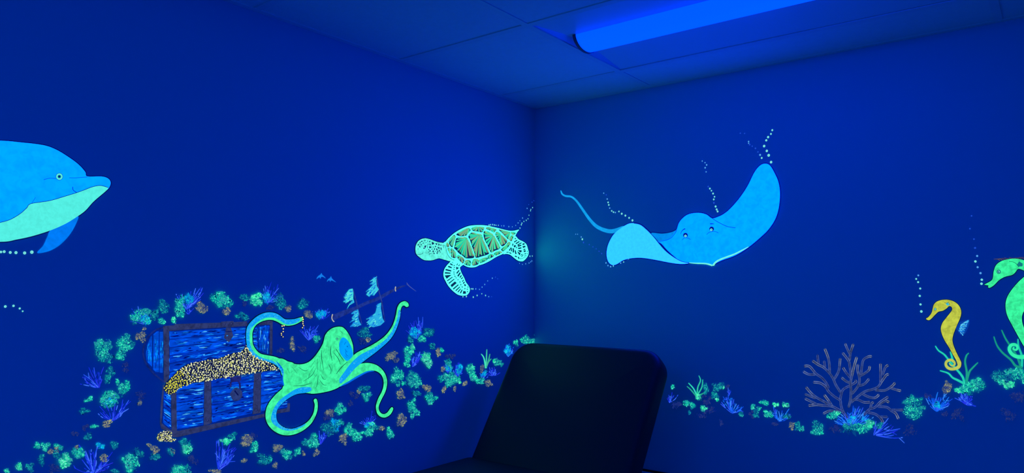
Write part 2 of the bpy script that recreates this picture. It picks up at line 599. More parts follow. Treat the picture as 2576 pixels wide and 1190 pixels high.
# ---- turtle
HD = lambda p: T(1030, 580, 13.225, p)
SL = lambda p: T(1110, 555, 9.523, p)
SR = lambda p: T(1200, 555, 10.35, p)
FL = lambda p: T(1100, 640, 10.35, p)
CREAM = (102, 254, 240, 2.0, 2.6)
DARK = (12, 48, 82)
tur = figure('painted_turtle', 'L', 1190, 640, 'pale turquoise sea turtle with patterned green shell painted beside the wall corner', 'painted turtle')
ff = FL([(350, 180), (260, 270), (190, 370), (158, 480), (165, 590), (210, 690), (270, 800), (360, 910), (460, 1000), (550, 1055), (660, 1075), (760, 1060),
         (820, 1000), (845, 910), (810, 820), (740, 720), (700, 620), (640, 510), (600, 410), (588, 340), (640, 290), (665, 255), (560, 130), (430, 110)])
rf = SR([(1000, 405), (1080, 490), (1200, 550), (1280, 620), (1320, 740), (1340, 840), (1300, 950), (1210, 1045), (1150, 1060), (1060, 1040), (960, 970),
         (860, 890), (760, 865), (680, 872), (800, 760), (860, 650), (910, 540), (950, 430)])
hd = HD([(1120, 420), (1000, 395), (860, 360), (700, 300), (560, 262), (480, 262), (380, 290), (280, 360), (215, 470), (192, 600), (200, 720), (235, 800), (300, 865),
         (400, 940), (500, 985), (620, 995), (740, 990), (850, 960), (960, 925), (1050, 940), (1200, 985), (1380, 1032), (1480, 1010), (1400, 900), (1280, 700), (1200, 500)])
shell = SL([(40, 545), (100, 500), (170, 420), (280, 320), (400, 240), (540, 170), (680, 125), (850, 110), (1000, 112), (1130, 128)]) + \
    SR([(400, 165), (520, 190), (700, 237), (850, 266), (960, 263), (1085, 237), (1040, 300), (1000, 375), (965, 450), (930, 545), (880, 655), (800, 762), (670, 862), (500, 942), (320, 1052), (150, 1132)]) + \
    SL([(905, 1068), (820, 1110), (700, 1122), (600, 1100), (510, 1052), (430, 1020), (330, 960), (230, 905), (160, 820), (120, 720), (90, 620)])
o_ = Sheet('L', 0)
for q in (ff, rf, hd, shell): o_.strip(smooth_closed(q, 4), 3.2, INK, closed=True)
o_.build('outline', P_LINE, tur)
fl1 = Sheet('L', 1).fill(ff, CREAM, 4).build('front_flipper', P_FLAT, tur)
fl2 = Sheet('L', 1.3).fill(rf, CREAM, 4).build('rear_flipper', P_FLAT, tur)
h_ = Sheet('L', 1.6).fill(hd, (98, 250, 228), 4).build('head', P_SKIN, tur)
sh = Sheet('L', 2.4).fill(shell, (98, 254, 238, 2.0, 2.6), 4).build('shell', P_FLAT, tur)


def cells(sheet, fn, items, s, col=DARK):
    for it in items:
        if it[0] == 'r':   # ribbon cell
            p, q = fn([it[1]])[0], fn([it[2]])[0]
            a = math.atan2(q[1] - p[1], q[0] - p[0]); w = it[3] / s / 2
            nx, ny = -math.sin(a) * w, math.cos(a) * w
            k = .78
            sheet.poly([(p[0] + nx, p[1] + ny), (q[0] + nx * k, q[1] + ny * k), (q[0] - nx * k, q[1] - ny * k), (p[0] - nx, p[1] - ny)], col)
        elif it[0] == 'd':
            p = fn([it[1]])[0]
            rr = it[2] / s
            sheet.blob(p[0], p[1], rr * 1.25, rr * .85, random.uniform(.3, 2.6), col, 5, .2)
        else:
            sheet.poly(fn(it[1]), col)


c_ = Sheet('L', 3)
cells(c_, FL, [('r', (375, 200), (408, 228), 18), ('r', (325, 240), (395, 282), 38), ('r', (275, 312), (370, 350), 44), ('r', (205, 395), (358, 432), 46), ('r', (188, 480), (338, 490), 44),
               ('p', [(180, 545), (372, 530), (235, 638)]), ('r', (250, 690), (388, 590), 30), ('r', (290, 757), (437, 640), 32), ('p', [(333, 800), (450, 702), (502, 745), (370, 858)]),
               ('r', (405, 905), (542, 788), 36), ('r', (470, 947), (582, 843), 32), ('r', (525, 985), (602, 893), 30), ('r', (593, 1012), (640, 918), 36), ('p', [(652, 1030), (668, 948), (732, 958), (742, 1025)]),
               ('p', [(478, 318), (562, 350), (485, 408)]), ('r', (495, 497), (562, 413), 38), ('r', (525, 572), (592, 472), 44), ('r', (580, 604), (622, 543), 36), ('r', (610, 642), (658, 597), 30), ('r', (640, 712), (682, 660), 28),
               ('r', (665, 762), (702, 714), 36), ('d', (715, 805), 32), ('r', (500, 285), (520, 235), 26), ('r', (545, 305), (575, 262), 26)] +
      [('d', q, 19) for q in ((430, 290), (430, 340), (425, 390), (425, 460), (430, 512), (450, 570), (480, 615), (530, 660), (580, 720), (605, 790), (640, 850), (710, 890), (772, 905), (775, 970), (790, 850))], 10.35)
c_.build('flipper_pattern', P_LINE, fl1, kind='stuff')
c_ = Sheet('L', 3.1)
cells(c_, SR, [('r', (955, 562), (1042, 508), 34), ('r', (1000, 602), (1098, 543), 36), ('r', (1045, 640), (1152, 575), 32), ('p', [(950, 640), (1012, 640), (990, 702), (945, 692)]),
               ('r', (1055, 668), (1148, 640), 42), ('r', (1060, 725), (1150, 710), 42), ('p', [(1040, 772), (1150, 768), (1160, 812), (1120, 832)]), ('p', [(1028, 790), (1130, 852), (1095, 912)]),
               ('r', (1175, 622), (1232, 600), 46), ('r', (1180, 692), (1252, 670), 52), ('r', (1198, 757), (1252, 745), 34), ('r', (1205, 802), (1262, 790), 48), ('r', (1230, 872), (1262, 850), 34),
               ('r', (830, 782), (882, 700), 36), ('r', (885, 802), (900, 718), 34), ('r', (935, 832), (940, 718), 42), ('r', (1005, 872), (980, 770), 40), ('r', (975, 922), (1032, 945), 36), ('r', (1060, 945), (1092, 1002), 36),
               ('r', (830, 832), (885, 856), 32), ('r', (755, 826), (822, 824), 26), ('r', (1130, 912), (1162, 868), 26), ('r', (1172, 932), (1192, 872), 24), ('p', [(910, 600), (935, 590), (940, 640), (905, 680)]),
               ('p', [(1000, 700), (1035, 665), (1030, 740)]), ('r', (975, 480), (1000, 460), 40)] +
      [('d', q, 15) for q in ((1130, 990), (1165, 985), (1200, 970), (1235, 945), (1270, 915), (1295, 865), (1300, 800), (1240, 905), (1150, 935))], 10.35)
c_.build('flipper_pattern', P_LINE, fl2, kind='stuff')
c_ = Sheet('L', 3.2)
cells(c_, HD, [('d', q[:2], q[2]) for q in ((285, 470, 26), (340, 405, 24), (398, 360, 26), (330, 540, 28), (382, 465, 20), (445, 420, 22), (660, 365, 27), (545, 400, 16), (605, 455, 16), (670, 460, 25), (675, 555, 38),
                                            (778, 550, 20), (850, 530, 27), (955, 575, 34), (630, 635, 20), (737, 620, 19), (820, 615, 27), (900, 630, 32), (980, 670, 26), (670, 680, 26), (780, 690, 28), (850, 690, 15),
                                            (920, 705, 24), (805, 755, 25), (905, 755, 24), (700, 770, 17), (655, 780, 17), (620, 720, 17), (1018, 720, 14))] +
      [('p', [(725, 370), (805, 410), (800, 455), (735, 475)]), ('p', [(840, 425), (910, 425), (908, 480), (870, 470)]), ('p', [(948, 440), (992, 450), (985, 498), (945, 490)]), ('p', [(1018, 465), (1050, 465), (1045, 510), (1015, 500)]),
       ('p', [(1018, 560), (1055, 575), (1050, 660), (1030, 650)]), ('r', (460, 332), (540, 328), 20), ('r', (590, 330), (595, 398), 16), ('r', (275, 580), (268, 660), 14), ('r', (1095, 480), (1140, 590), 14), ('r', (590, 490), (590, 590), 14)], 13.225)
c_.line(HD([(235, 787), (320, 797), (400, 780), (440, 735)]), 1.1, (30, 120, 120))
c_.line(HD([(1150, 470), (1200, 580), (1240, 750), (1300, 860), (1400, 950), (1500, 985)]), 1.2, (20, 80, 110))
c_.build('head_pattern', P_LINE, h_, kind='stuff')
e = Sheet('L', 3.4).fill(HD([(450, 610), (475, 535), (545, 488), (530, 560), (490, 600)]), (6, 30, 70), 3)
p = HD([(485, 560)])[0]; e.disc(p[0], p[1], 1.5, (120, 200, 240)); e.build('eye', P_LINE, h_)
scutes = [(SL, [(355, 420), (470, 410), (590, 405), (640, 480), (700, 620), (770, 800), (780, 880), (720, 905), (580, 905), (500, 840), (420, 790), (350, 710), (300, 660), (320, 560)], (590, 430)),
          (SL, [(640, 380), (720, 285), (860, 320), (960, 340), (1000, 470), (1070, 620), (1140, 770), (1090, 820), (960, 860), (820, 890), (780, 760), (720, 600), (680, 470)], (900, 350)),
          (SR, [(165, 290), (200, 270), (330, 310), (430, 400), (500, 520), (590, 690), (570, 740), (450, 790), (350, 830), (260, 640), (200, 530), (160, 400)], (410, 395)),
          (SR, [(470, 330), (520, 290), (600, 350), (700, 450), (780, 530), (720, 630), (650, 670), (610, 640), (550, 530), (480, 400)], (600, 365)),
          (SL, [(350, 330), (450, 260), (600, 185), (660, 180), (700, 225), (630, 310), (590, 360), (480, 378), (400, 365)], (640, 190)),
          (SL, [(715, 190), (770, 155), (900, 150), (1020, 165), (1010, 210), (970, 280), (850, 262), (750, 245)], (880, 150)),
          (SR, [(225, 185), (300, 175), (480, 225), (500, 240), (450, 300), (420, 310), (340, 265), (240, 225)], (340, 180)),
          (SR, [(550, 230), (700, 270), (850, 300), (840, 400), (810, 490), (740, 430), (650, 330)], (840, 310)),
          (SR, [(870, 295), (1000, 310), (960, 370), (900, 360)], (870, 300)),
          (SL, [(300, 345), (335, 390), (300, 530), (265, 635), (210, 610), (170, 500), (230, 400)], (300, 370)),
          (SL, [(130, 520), (180, 570), (175, 625), (125, 640), (100, 580)], (130, 530)),
          (SL, [(140, 665), (195, 660), (200, 800), (165, 740)], (190, 665)),
          (SL, [(215, 670), (260, 670), (340, 770), (355, 840), (340, 900), (240, 880), (220, 790)], (280, 730)),
          (SL, [(375, 840), (440, 840), (545, 930), (520, 1020), (480, 1010), (380, 900)], (450, 850)),
          (SL, [(550, 1000), (580, 950), (690, 950), (695, 1070), (640, 1080), (550, 1050)], (630, 955)),
          (SL, [(725, 1000), (770, 925), (880, 930), (885, 1040), (750, 1080)], (810, 930)),
          (SL, [(910, 930), (1080, 880), (1095, 940), (940, 1020), (905, 980)], (960, 920)),
          (SR, [(265, 930), (340, 870), (400, 880), (440, 920), (300, 1000)], (350, 875)),
          (SR, [(430, 855), (560, 795), (640, 820), (600, 860), (480, 910)], (550, 800)),
          (SR, [(620, 745), (720, 670), (800, 560), (865, 580), (830, 660), (680, 800)], (800, 600)),
          (SR, [(870, 400), (940, 400), (900, 530), (830, 510)], (890, 405))]
GREENS = [(38, 222, 160), (60, 235, 176), (96, 226, 150), (140, 166, 116), (30, 208, 172), (128, 138, 112), (58, 216, 140), (112, 192, 130)]
for fn, pts, apex in scutes:
    q = smooth_closed(fn(pts), 4)
    a = fn([apex])[0]
    s = Sheet('L', 3.3)
    s.fill(fn(pts), (8, 40, 78), 4)
    big = len(pts) > 11 or fn is SR and len(pts) == 10
    peri = sum(math.dist(q[i], q[i - 1]) for i in range(len(q)))
    n = max(7, int(peri / (4.6 if big else 3.4)))
    step = len(q) / n
    for k in range(n):
        t = q[int(k * step) % len(q)]
        L_ = math.dist(t, a)
        if L_ < 3: continue
        e0 = .90 + random.uniform(-.10, .05)
        p1 = (a[0] + (t[0] - a[0]) * e0, a[1] + (t[1] - a[1]) * e0)
        p0 = (a[0] + (t[0] - a[0]) * .05, a[1] + (t[1] - a[1]) * .05)
        w = 2.9 if big else 2.0
        s.strip([p0, ((p0[0] + p1[0]) / 2, (p0[1] + p1[1]) / 2), p1], (w * .45, w * .8, w), GREENS[(k * 3 + random.randint(0, 2)) % len(GREENS)])
    s.build('scute', P_LINE, sh)

bubbles('L', SR([(310, 120), (350, 110), (405, 105), (453, 115), (493, 122), (553, 122), (637, 137), (697, 137), (825, 157), (915, 162), (1005, 125), (1067, 60)]) +
        T(1020, 460, 3.8395, [(1104, 366), (1130, 340), (1174, 247), (1190, 210), (1222, 187), (1240, 173), (1254, 170), (1267, 140), (1287, 102)]), 2.0,
        'thin bubble trail along the top of the turtle shell', [0] * 6 + [1] * 9 + [2] * 3 + [1, 1, 0])
bubbles('L', T(1020, 460, 3.8395, [(1105, 437), (1118, 405), (1124, 390), (1143, 373), (1166, 362), (1183, 347), (1192, 313), (1207, 270), (1210, 257), (1227, 239), (1272, 215)]), 2.1,
        'bubble trail rising from the pointed tail of the turtle shell', [0] * 11)
bubbles('L', SR([(1375, 928), (1437, 922), (1425, 1050), (1395, 1075), (1352, 1105), (1265, 1125), (1180, 1140), (1103, 1115)]), 1.9, 'few faint bubbles around the rear flipper of the turtle', [0, 0, 1, 1, 1, 1, 1, 1])
bubbles('L', FL([(885, 897), (925, 900), (1000, 900), (1097, 912), (1165, 853), (1233, 783), (1310, 690), (1430, 620), (1512, 595), (1570, 635)]), 2.2, 'bubble trail rising from the tip of the turtle front flipper', [0, 0, 1, 1, 1, 1, 1, 1, 2, 2])
bubbles('L', FL([(665, 1103), (755, 1095), (935, 1113), (1035, 1070), (1157, 1025), (1255, 1070), (1337, 1100), (1412, 1100)]), 2.3, 'bubble row just under the turtle front flipper', [0, 0, 0, 0, 0, 0, 1, 2])

# ---- stingray
R5 = lambda p: T(1380, 300, 2.974, p)
RF = lambda p: T(1690, 530, 7.933, p)
ray = figure('painted_stingray', 'R', 1750, 580, 'large bright blue stingray with raised wing and long tail painted on the wall', 'painted stingray')
bodyp = R5([(820, 912), (870, 905), (910, 890), (942, 855), (960, 825), (975, 780), (1000, 745), (1040, 715), (1090, 702), (1140, 702), (1185, 715), (1225, 742), (1270, 730), (1310, 710),
            (1360, 670), (1430, 590), (1490, 500), (1540, 400), (1580, 350), (1617, 333), (1655, 345), (1690, 400), (1720, 470), (1732, 550), (1725, 650), (1700, 740), (1650, 820), (1590, 880),
            (1500, 955), (1400, 1018), (1300, 1055), (1248, 1080), (1226, 1094), (1200, 1084), (1150, 1075), (1060, 1072), (990, 1060), (940, 1025), (890, 980), (850, 935)])
wing = R5([(475, 1090), (445, 1060), (435, 1000), (450, 930), (490, 860), (550, 810), (600, 782), (640, 778), (690, 790), (740, 830), (790, 882), (830, 932), (880, 987), (940, 1032), (1000, 1066), (1050, 1076),
           (1000, 1083), (920, 1075), (800, 1052), (700, 1037), (620, 1040), (560, 1055), (510, 1085)])
backp = R5([(770, 850), (850, 856), (920, 845), (965, 826), (948, 858), (910, 895), (870, 910), (825, 914), (800, 888)])
o_ = Sheet('R', 0)
for q in (bodyp, wing, backp): o_.strip(smooth_closed(q), 4.0, (0, 12, 110), closed=True)
o_.build('outline', P_LINE, ray)
Sheet('R', 1).line(R5([(93, 536), (103, 560), (130, 575), (170, 580), (210, 612), (260, 682), (310, 752), (360, 802), (420, 830), (480, 838), (560, 815)]), [2.5, 4, 4.5, 4.5, 5, 6, 7, 8.5, 9.5, 10, 11], (16, 160, 238)).build('tail', P_BODY, ray)
Sheet('R', 1.4).fill(backp, (0, 138, 236)).build('back', P_BODY, ray)
Sheet('R', 2).fill(wing, (50, 208, 255, 13)).build('folded_wing', P_FLAT, ray, label='paler blue underside of the folded wing')
Sheet('R', 2.8).fill(bodyp, (0, 170, 255, 18)).build('body', P_BODY, ray)
l = Sheet('R', 4)
l.line(R5([(1225, 741), (1270, 770), (1340, 803), (1400, 812)]), 1.4, (0, 62, 150)).line(R5([(822, 913), (870, 908), (915, 890), (945, 858), (960, 830)]), 1.3, (0, 62, 150))
l.line(R5([(640, 778), (690, 790), (740, 830), (790, 882), (830, 932), (880, 987), (940, 1032), (1000, 1064), (1060, 1073)]), 1.5, (0, 40, 140))
l.line(RF([(180, 465), (205, 410), (240, 375), (265, 365)]), [0.8, 1.6, 2.6], (0, 22, 130)).line(RF([(775, 265), (810, 262), (848, 270)]), [2.2, 2.0, 0.8], (0, 22, 130))
l.line(RF([(215, 585), (245, 550), (295, 540), (345, 555), (378, 580)]), 1.1, (0, 60, 150)).line(RF([(700, 480), (750, 435), (820, 415), (880, 420), (935, 445)]), 1.1, (0, 60, 150))
l.build('drawn_lines', P_LINE, ray)
s = Sheet('R', 4.2)
s.line(RF([(350, 1040), (480, 1050), (650, 1055), (740, 1070), (805, 1092)]), [1.5, 3, 3.6, 4.2], (112, 246, 222)); s.build('lip', P_FLAT, ray, label='pale mint edge of the lip')
s = Sheet('R', 4.2)
s.line(RF([(835, 1085), (880, 1030), (960, 980), (1100, 925), (1250, 870), (1400, 795), (1535, 722)]), [4.6, 4.4, 4.0, 3.8, 3.6, 3.4, 1.6], (112, 246, 222)); s.build('lip', P_FLAT, ray, label='pale mint edge of the lip')
for (ex, ey), (ix, iy) in (((278, 490), (278, 506)), ((800, 365), (793, 382))):
    e = Sheet('R', 4.6); p, q = RF([(ex, ey)])[0], RF([(ix, iy)])[0]
    e.disc(p[0], p[1], 5.9, (0, 16, 120), 18).disc(q[0], q[1], 3.2, (120, 240, 240), 16).disc(q[0], q[1], 1.2, (0, 40, 120), 10)
    e.build('eye', P_LINE, ray)
bubbles('R', R5([(1665, 321), (1647, 270), (1633, 237), (1613, 201), (1629, 158), (1643, 134), (1664, 110), (1674, 82)]), 3.6, 'bright bubble trail above the raised stingray wing tip', [0] * 8)
bubbles('R', R5([(1595, 290), (1583, 267), (1567, 245), (1548, 218), (1524, 202), (1505, 190), (1497, 180), (1497, 167), (1467, 107), (1435, 105)]), 2.4, 'faint bubble trail slanting away from the stingray wing tip', [0, 1, 2, 2, 2, 2, 1, 1, 2, 2])
bubbles('R', R5([(1265, 690), (1258, 675), (1250, 653), (1237, 626), (1236, 600), (1242, 580), (1231, 556), (1219, 535), (1207, 519), (1195, 504), (1179, 394), (1172, 363), (1183, 342), (1171, 325), (1150, 313)]), 2.5,
        'broken bubble trail rising behind the stingray head', [0, 0, 0, 2, 0, 0, 0, 0, 0, 2, 1, 1, 1, 1, 1])
bubbles('R', R5([(628, 757), (603, 738), (575, 721), (548, 707), (527, 690), (500, 698), (486, 695), (473, 686), (458, 665), (451, 641), (446, 622), (439, 597), (432, 566), (413, 553)]), 2.6,
        'curving bubble trail between the stingray tail and folded wing', [0] * 5 + [1, 0, 0, 1, 0, 0, 1, 2, 1])
bubbles('R', R5([(253, 898), (245, 881), (262, 922), (305, 938), (333, 955), (357, 970), (378, 988), (398, 1005), (218, 860), (204, 860)]), 2.2, 'faint bubbles under the stingray tail', [0, 1, 2, 2, 2, 2, 2, 2, 1, 1])
bubbles('R', R5([(430, 1075), (445, 1095), (465, 1103), (485, 1098), (540, 1076), (562, 1068), (590, 1050), (600, 1046)]), 2.0, 'small bubbles along the lower edge of the folded stingray wing', [1, 1, 1, 0, 1, 0, 2, 1])

# ---- octopus
OC = lambda p: T(600, 740, 3.2152, p)
OA = lambda p: T(540, 770, 6.2625, p)
OB = lambda p: T(780, 800, 7.4375, p)
OCT = (64, 243, 158)
OBL = (8, 160, 244)
octo = figure('painted_octopus', 'L', 800, 930, 'bright green octopus with blue suckers reaching over the painted treasure chest', 'painted octopus')
armA_out = [(1388, 182), (1340, 180), (1250, 205), (1150, 210), (1090, 200), (1010, 140), (940, 108), (850, 98), (760, 115), (660, 165), (570, 245), (510, 330), (492, 430), (495, 560), (520, 660), (570, 750),
            (640, 810), (730, 850), (850, 880), (960, 930), (1030, 1010), (1070, 1100)]
armA_in = [(1390, 215), (1360, 240), (1260, 290), (1150, 310), (1060, 290), (980, 245), (900, 218), (820, 220), (720, 250), (640, 310), (595, 400), (590, 500), (600, 600), (650, 690), (720, 750), (820, 775), (950, 800), (1100, 860), (1250, 910)]
armA = OA(armA_out + [(1200, 1050)] + armA_in[::-1])
mid = [(1330, 235), (1250, 275), (1150, 290), (1080, 265), (1000, 215), (930, 185), (850, 180), (770, 195), (690, 240), (620, 300), (560, 370), (545, 450), (550, 560), (570, 650), (620, 730), (690, 790), (790, 830), (900, 860), (980, 920), (1060, 1010)]
stripeA = OA([(1330, 190)] + armA_out[2:] + mid[::-1])
bodyo = OC([(300, 540), (345, 520), (420, 555), (480, 568), (540, 560), (590, 530), (640, 470), (680, 400), (700, 330), (740, 285), (790, 265), (840, 268), (880, 310), (910, 370), (925, 430), (928, 500), (960, 575),
            (900, 680), (820, 745), (760, 775), (680, 795), (600, 805), (540, 798), (450, 800), (385, 795), (365, 740), (358, 680), (362, 620), (345, 585)])
tipB = [(960, 470), (1080, 410), (1180, 340), (1240, 260), (1268, 180), (1282, 110), (1305, 72), (1340, 57), (1366, 70), (1374, 95), (1356, 104), (1336, 92), (1318, 102), (1307, 135)]
lowB = [(1300, 200), (1270, 290), (1220, 370), (1120, 460), (1020, 535), (940, 600), (860, 690), (822, 722)]
armB = OC([(790, 660), (850, 590), (915, 510)] + tipB + lowB + [(795, 705)])
stripeB = OC([(1292, 130), (1280, 200), (1245, 285), (1190, 362), (1090, 435), (980, 492), (905, 560), (845, 640), (812, 690)] + lowB[::-1] + [(1307, 140)])
armC = OC([(850, 690), (900, 620), (960, 575), (1000, 560), (1050, 557), (1110, 572), (1160, 610), (1190, 660), (1200, 720), (1185, 790), (1150, 860), (1132, 910), (1140, 950), (1168, 970), (1200, 958), (1225, 925), (1240, 914), (1249, 930),
           (1228, 970), (1190, 996), (1150, 993), (1120, 965), (1109, 910), (1125, 850), (1160, 780), (1172, 720), (1160, 665), (1130, 632), (1090, 618), (1040, 625), (960, 665), (880, 715), (820, 745)])
armD = OC([(365, 740), (350, 765), (300, 810), (250, 870), (222, 930), (217, 1000), (240, 1060), (290, 1110), (360, 1139), (440, 1136), (520, 1102), (590, 1040), (630, 960), (639, 900), (632, 853), (616, 846), (606, 860), (614, 900),
           (600, 970), (560, 1028), (500, 1068), (440, 1089), (380, 1087), (322, 1050), (301, 1000), (305, 940), (340, 890), (400, 840), (470, 805), (540, 798), (590, 780), (560, 730), (450, 700)])
stripeD = OC([(580, 755), (520, 752), (460, 768), (400, 805), (330, 858), (285, 920), (264, 980), (266, 1030), (300, 1066), (360, 1098), (430, 1102), (510, 1075), (540, 1045), (500, 1066), (440, 1087), (380, 1084), (324, 1047), (304, 1000), (309, 940), (343, 892), (402, 842), (470, 808), (540, 798), (584, 780)])
o_ = Sheet('L', 1.2)
for q in (armA, bodyo, armB, armC, armD): o_.strip(smooth_closed(q), 4.6, (0, 16, 50), closed=True)
o_.build('outline', P_LINE, octo)


def suckers(sheet, poly, nrow, r, col=(70, 205, 245), n_along=30):
    h = len(poly) // 2
    a, b = poly[:h], poly[::-1][:h]
    for i in range(n_along):
        t = i / (n_along - 1) * (h - 1)
        k = min(int(t), h - 2); u = t - k
        p = (a[k][0] + (a[k + 1][0] - a[k][0]) * u, a[k][1] + (a[k + 1][1] - a[k][1]) * u)
        q = (b[k][0] + (b[k + 1][0] - b[k][0]) * u, b[k][1] + (b[k + 1][1] - b[k][1]) * u)
        wd = math.dist(p, q)
        if wd < 3: continue
        for j in range(nrow):
            v = (j + .6) / (nrow + .2)
            x, y = p[0] + (q[0] - p[0]) * v, p[1] + (q[1] - p[1]) * v
            rr = min(r, wd / nrow * .42)
            x += random.uniform(-.5, .5); y += random.uniform(-.5, .5); rr *= random.uniform(.8, 1.1)
            sheet.disc(x, y, rr, random.choice([col, (40, 186, 250), (24, 172, 246)]), 9).disc(x, y, rr * .48, random.choice([(0, 84, 190), (0, 104, 214)]), 7)


for pts, stripe, lay, nn in ((armA, stripeA, 2.0, 58), (armC, None, 2.3, 0), (armD, stripeD, 2.6, 46), (None, None, 0, 0), (armB, stripeB, 3.6, 40)):
    if pts is None:
        Sheet('L', 2.9).fill(bodyo, OCT).build('body', P_SKIN, octo)
        continue
    arm = Sheet('L', lay).fill(pts, OCT).build('arm', P_SKIN, octo)
    if stripe:
        st = Sheet('L', lay + .35).fill(stripe, OBL)
        suckers(st, smooth_closed(stripe, 3), 2, 2.0, n_along=nn)
        st.build('sucker_band', P_LINE, arm, label='blue underside dotted with suckers')
    else:
        st = Sheet('L', lay + .35)
        st.line(OC([(822, 744), (880, 716), (960, 668), (1040, 628), (1095, 622)]), [3, 4, 4.5, 3.5, 1], (0, 110, 232)); st.build('sucker_band', P_LINE, arm)
s = Sheet('L', 3.5); s.fill(OC([(300, 540), (340, 580), (361, 620), (357, 680), (366, 738), (352, 722), (349, 640), (332, 596)]), (0, 104, 230)); s.build('web_edge', P_LINE, octo)
s = Sheet('L', 3.7).fill(OB([(600, 365), (680, 400), (740, 490), (780, 590), (797, 690), (745, 765), (680, 803), (620, 750), (560, 670), (538, 570), (545, 450)]), (0, 164, 255)); s.build('siphon', P_BODY, octo, label='blue oval at the side of the head')
l = Sheet('L', 4.4)
for q, w in (([(385, 520), (375, 640), (405, 800)], 1.8), ([(435, 650), (520, 760), (560, 870)], 1.6), ([(480, 580), (560, 710), (625, 800)], 1.8), ([(210, 600), (205, 720), (245, 980)], 1.6), ([(130, 760), (130, 1010)], 1.4), ([(70, 900), (0, 1000)], 1.3),
             ([(340, 870), (385, 960), (380, 1040)], 1.6), ([(400, 870), (410, 1000)], 1.4), ([(690, 820), (580, 920), (480, 1050)], 1.8), ([(560, 240), (605, 290)], 1.6), ([(180, 830), (195, 1000)], 1.2), ([(190, 1050), (240, 1140), (290, 1140)], 1.3),
             ([(300, 560), (280, 660)], 1.1), ([(0, 920), (80, 800)], 1.2), ([(120, 1050), (60, 1140)], 1.2), ([(505, 335), (545, 350)], 1.2), ([(470, 560), (500, 640)], 1.1), ([(530, 450), (540, 540)], 1.0)):
    l.line(OB(q), [w * .5, w, w * .5], (8, 88, 62))
for q in ([(430, 590), (470, 640)], [(520, 705), (590, 655), (620, 600)], [(440, 742), (520, 738), (590, 715)], [(570, 640), (560, 690)], [(480, 590), (530, 620), (560, 610)], [(650, 690), (680, 730), (710, 735)], [(640, 660), (635, 720), (620, 760)], [(390, 600), (410, 640)]):
    l.line(OC(q), [.7, 1.4, .7], (10, 110, 74))
for q in ([(640, 575), (670, 625), (690, 640)], [(640, 400), (645, 520)], [(655, 380), (700, 430), (760, 520), (790, 560)], [(470, 500), (610, 400)]):
    l.line(OB(q), [.7, 1.2, .7], (0, 80, 190)) if q[0][0] > 639 and q[0][1] > 570 else None
l.line(OB([(650, 620), (670, 690), (710, 715)]), [.6, 1.2, .6], (0, 70, 180)).line(OB([(640, 700), (690, 745)]), [.6, 1.1, .6], (0, 70, 180)).line(OB([(685, 520), (690, 545)]), 1.6, (0, 40, 130)).line(OB([(660, 450), (630, 500)]), 1.0, (0, 80, 190))
l.build('drawn_lines', P_LINE, octo)
e = Sheet('L', 4.6); p = OB([(497, 390)])[0]
e.disc(p[0], p[1], 3.4, (10, 90, 70), 14).disc(p[0], p[1], 2.5, (90, 240, 190), 12).disc(p[0], p[1], 1.3, (6, 60, 50), 9); e.build('eye', P_LINE, octo)

# ---- treasure chest
C2 = lambda p: T(340, 740, 3.131, p)
K1 = lambda p: T(350, 790, 5.6667, p)
K3 = lambda p: T(380, 930, 6.2639, p)
IRON = (44, 54, 102)
chest = figure('painted_treasure_chest', 'L', 560, 940, 'open blue plank treasure chest with iron bands painted under the octopus arm', 'painted chest')


def lerp(p, q, t): return (p[0] + (q[0] - p[0]) * t, p[1] + (q[1] - p[1]) * t)


def planks(quad, n, vertical=False, lay=0.2):
    """quad: tl, tr, br, bl in pixels; n boards, each its own piece"""
    tl, tr, br, bl = quad
    if vertical: tl, tr, br, bl = tl, bl, br, tr
    for k in range(n):
        t0, t1 = k / n + .06 / n, (k + 1) / n - .07 / n
        m = 14
        top = [lerp(lerp(tl, bl, t0), lerp(tr, br, t0), i / m) for i in range(m + 1)]
        bot = [lerp(lerp(tl, bl, t1), lerp(tr, br, t1), i / m) for i in range(m + 1)]
        jit = lambda p: (p[0] + random.uniform(-.9, .9), p[1] + random.uniform(-.9, .9))
        pl = Sheet('L', lay)
        pl.poly([jit(p) for p in top] + [jit(p) for p in bot[::-1]], random.choice([(0, 62, 204), (0, 74, 218), (0, 54, 190)]))
        length = math.dist(top[0], top[-1])
        height = math.dist(top[0], bot[0])
        for _ in range(int(4 + length * height / 120)):
            u, v = random.random(), random.uniform(.08, .92)
            du = random.uniform(4, 26) / max(length, 1)
            u = min(u, 1 - du) if du < 1 else 0
            p0, p1 = lerp(lerp(top[0], top[-1], max(u, .01)), lerp(bot[0], bot[-1], max(u, .01)), v), lerp(lerp(top[0], top[-1], min(u + du, .99)), lerp(bot[0], bot[-1], min(u + du, .99)), min(.95, max(.05, v + random.uniform(-.12, .12))))
            pm = jit(jit(lerp(p0, p1, .5)))
            pl.line([p0, pm, p1], [.6, random.uniform(1.3, 3.8), .5], random.choice([(20, 140, 252), (80, 186, 255), (0, 104, 236), (0, 14, 116), (0, 10, 108), (0, 16, 120), (0, 84, 222)]))
        # lighter chipped ends
        for q0, q1 in ((top[0], bot[0]), (top[-1], bot[-1])):
            if random.random() < .5: pl.line([lerp(q0, q1, random.uniform(.1, .4)), jit(lerp(q0, q1, .5)), lerp(q0, q1, random.uniform(.6, .9))], [.6, 1.7, .6], (10, 116, 240))
        pl.build('plank', P_PLANK, chest)


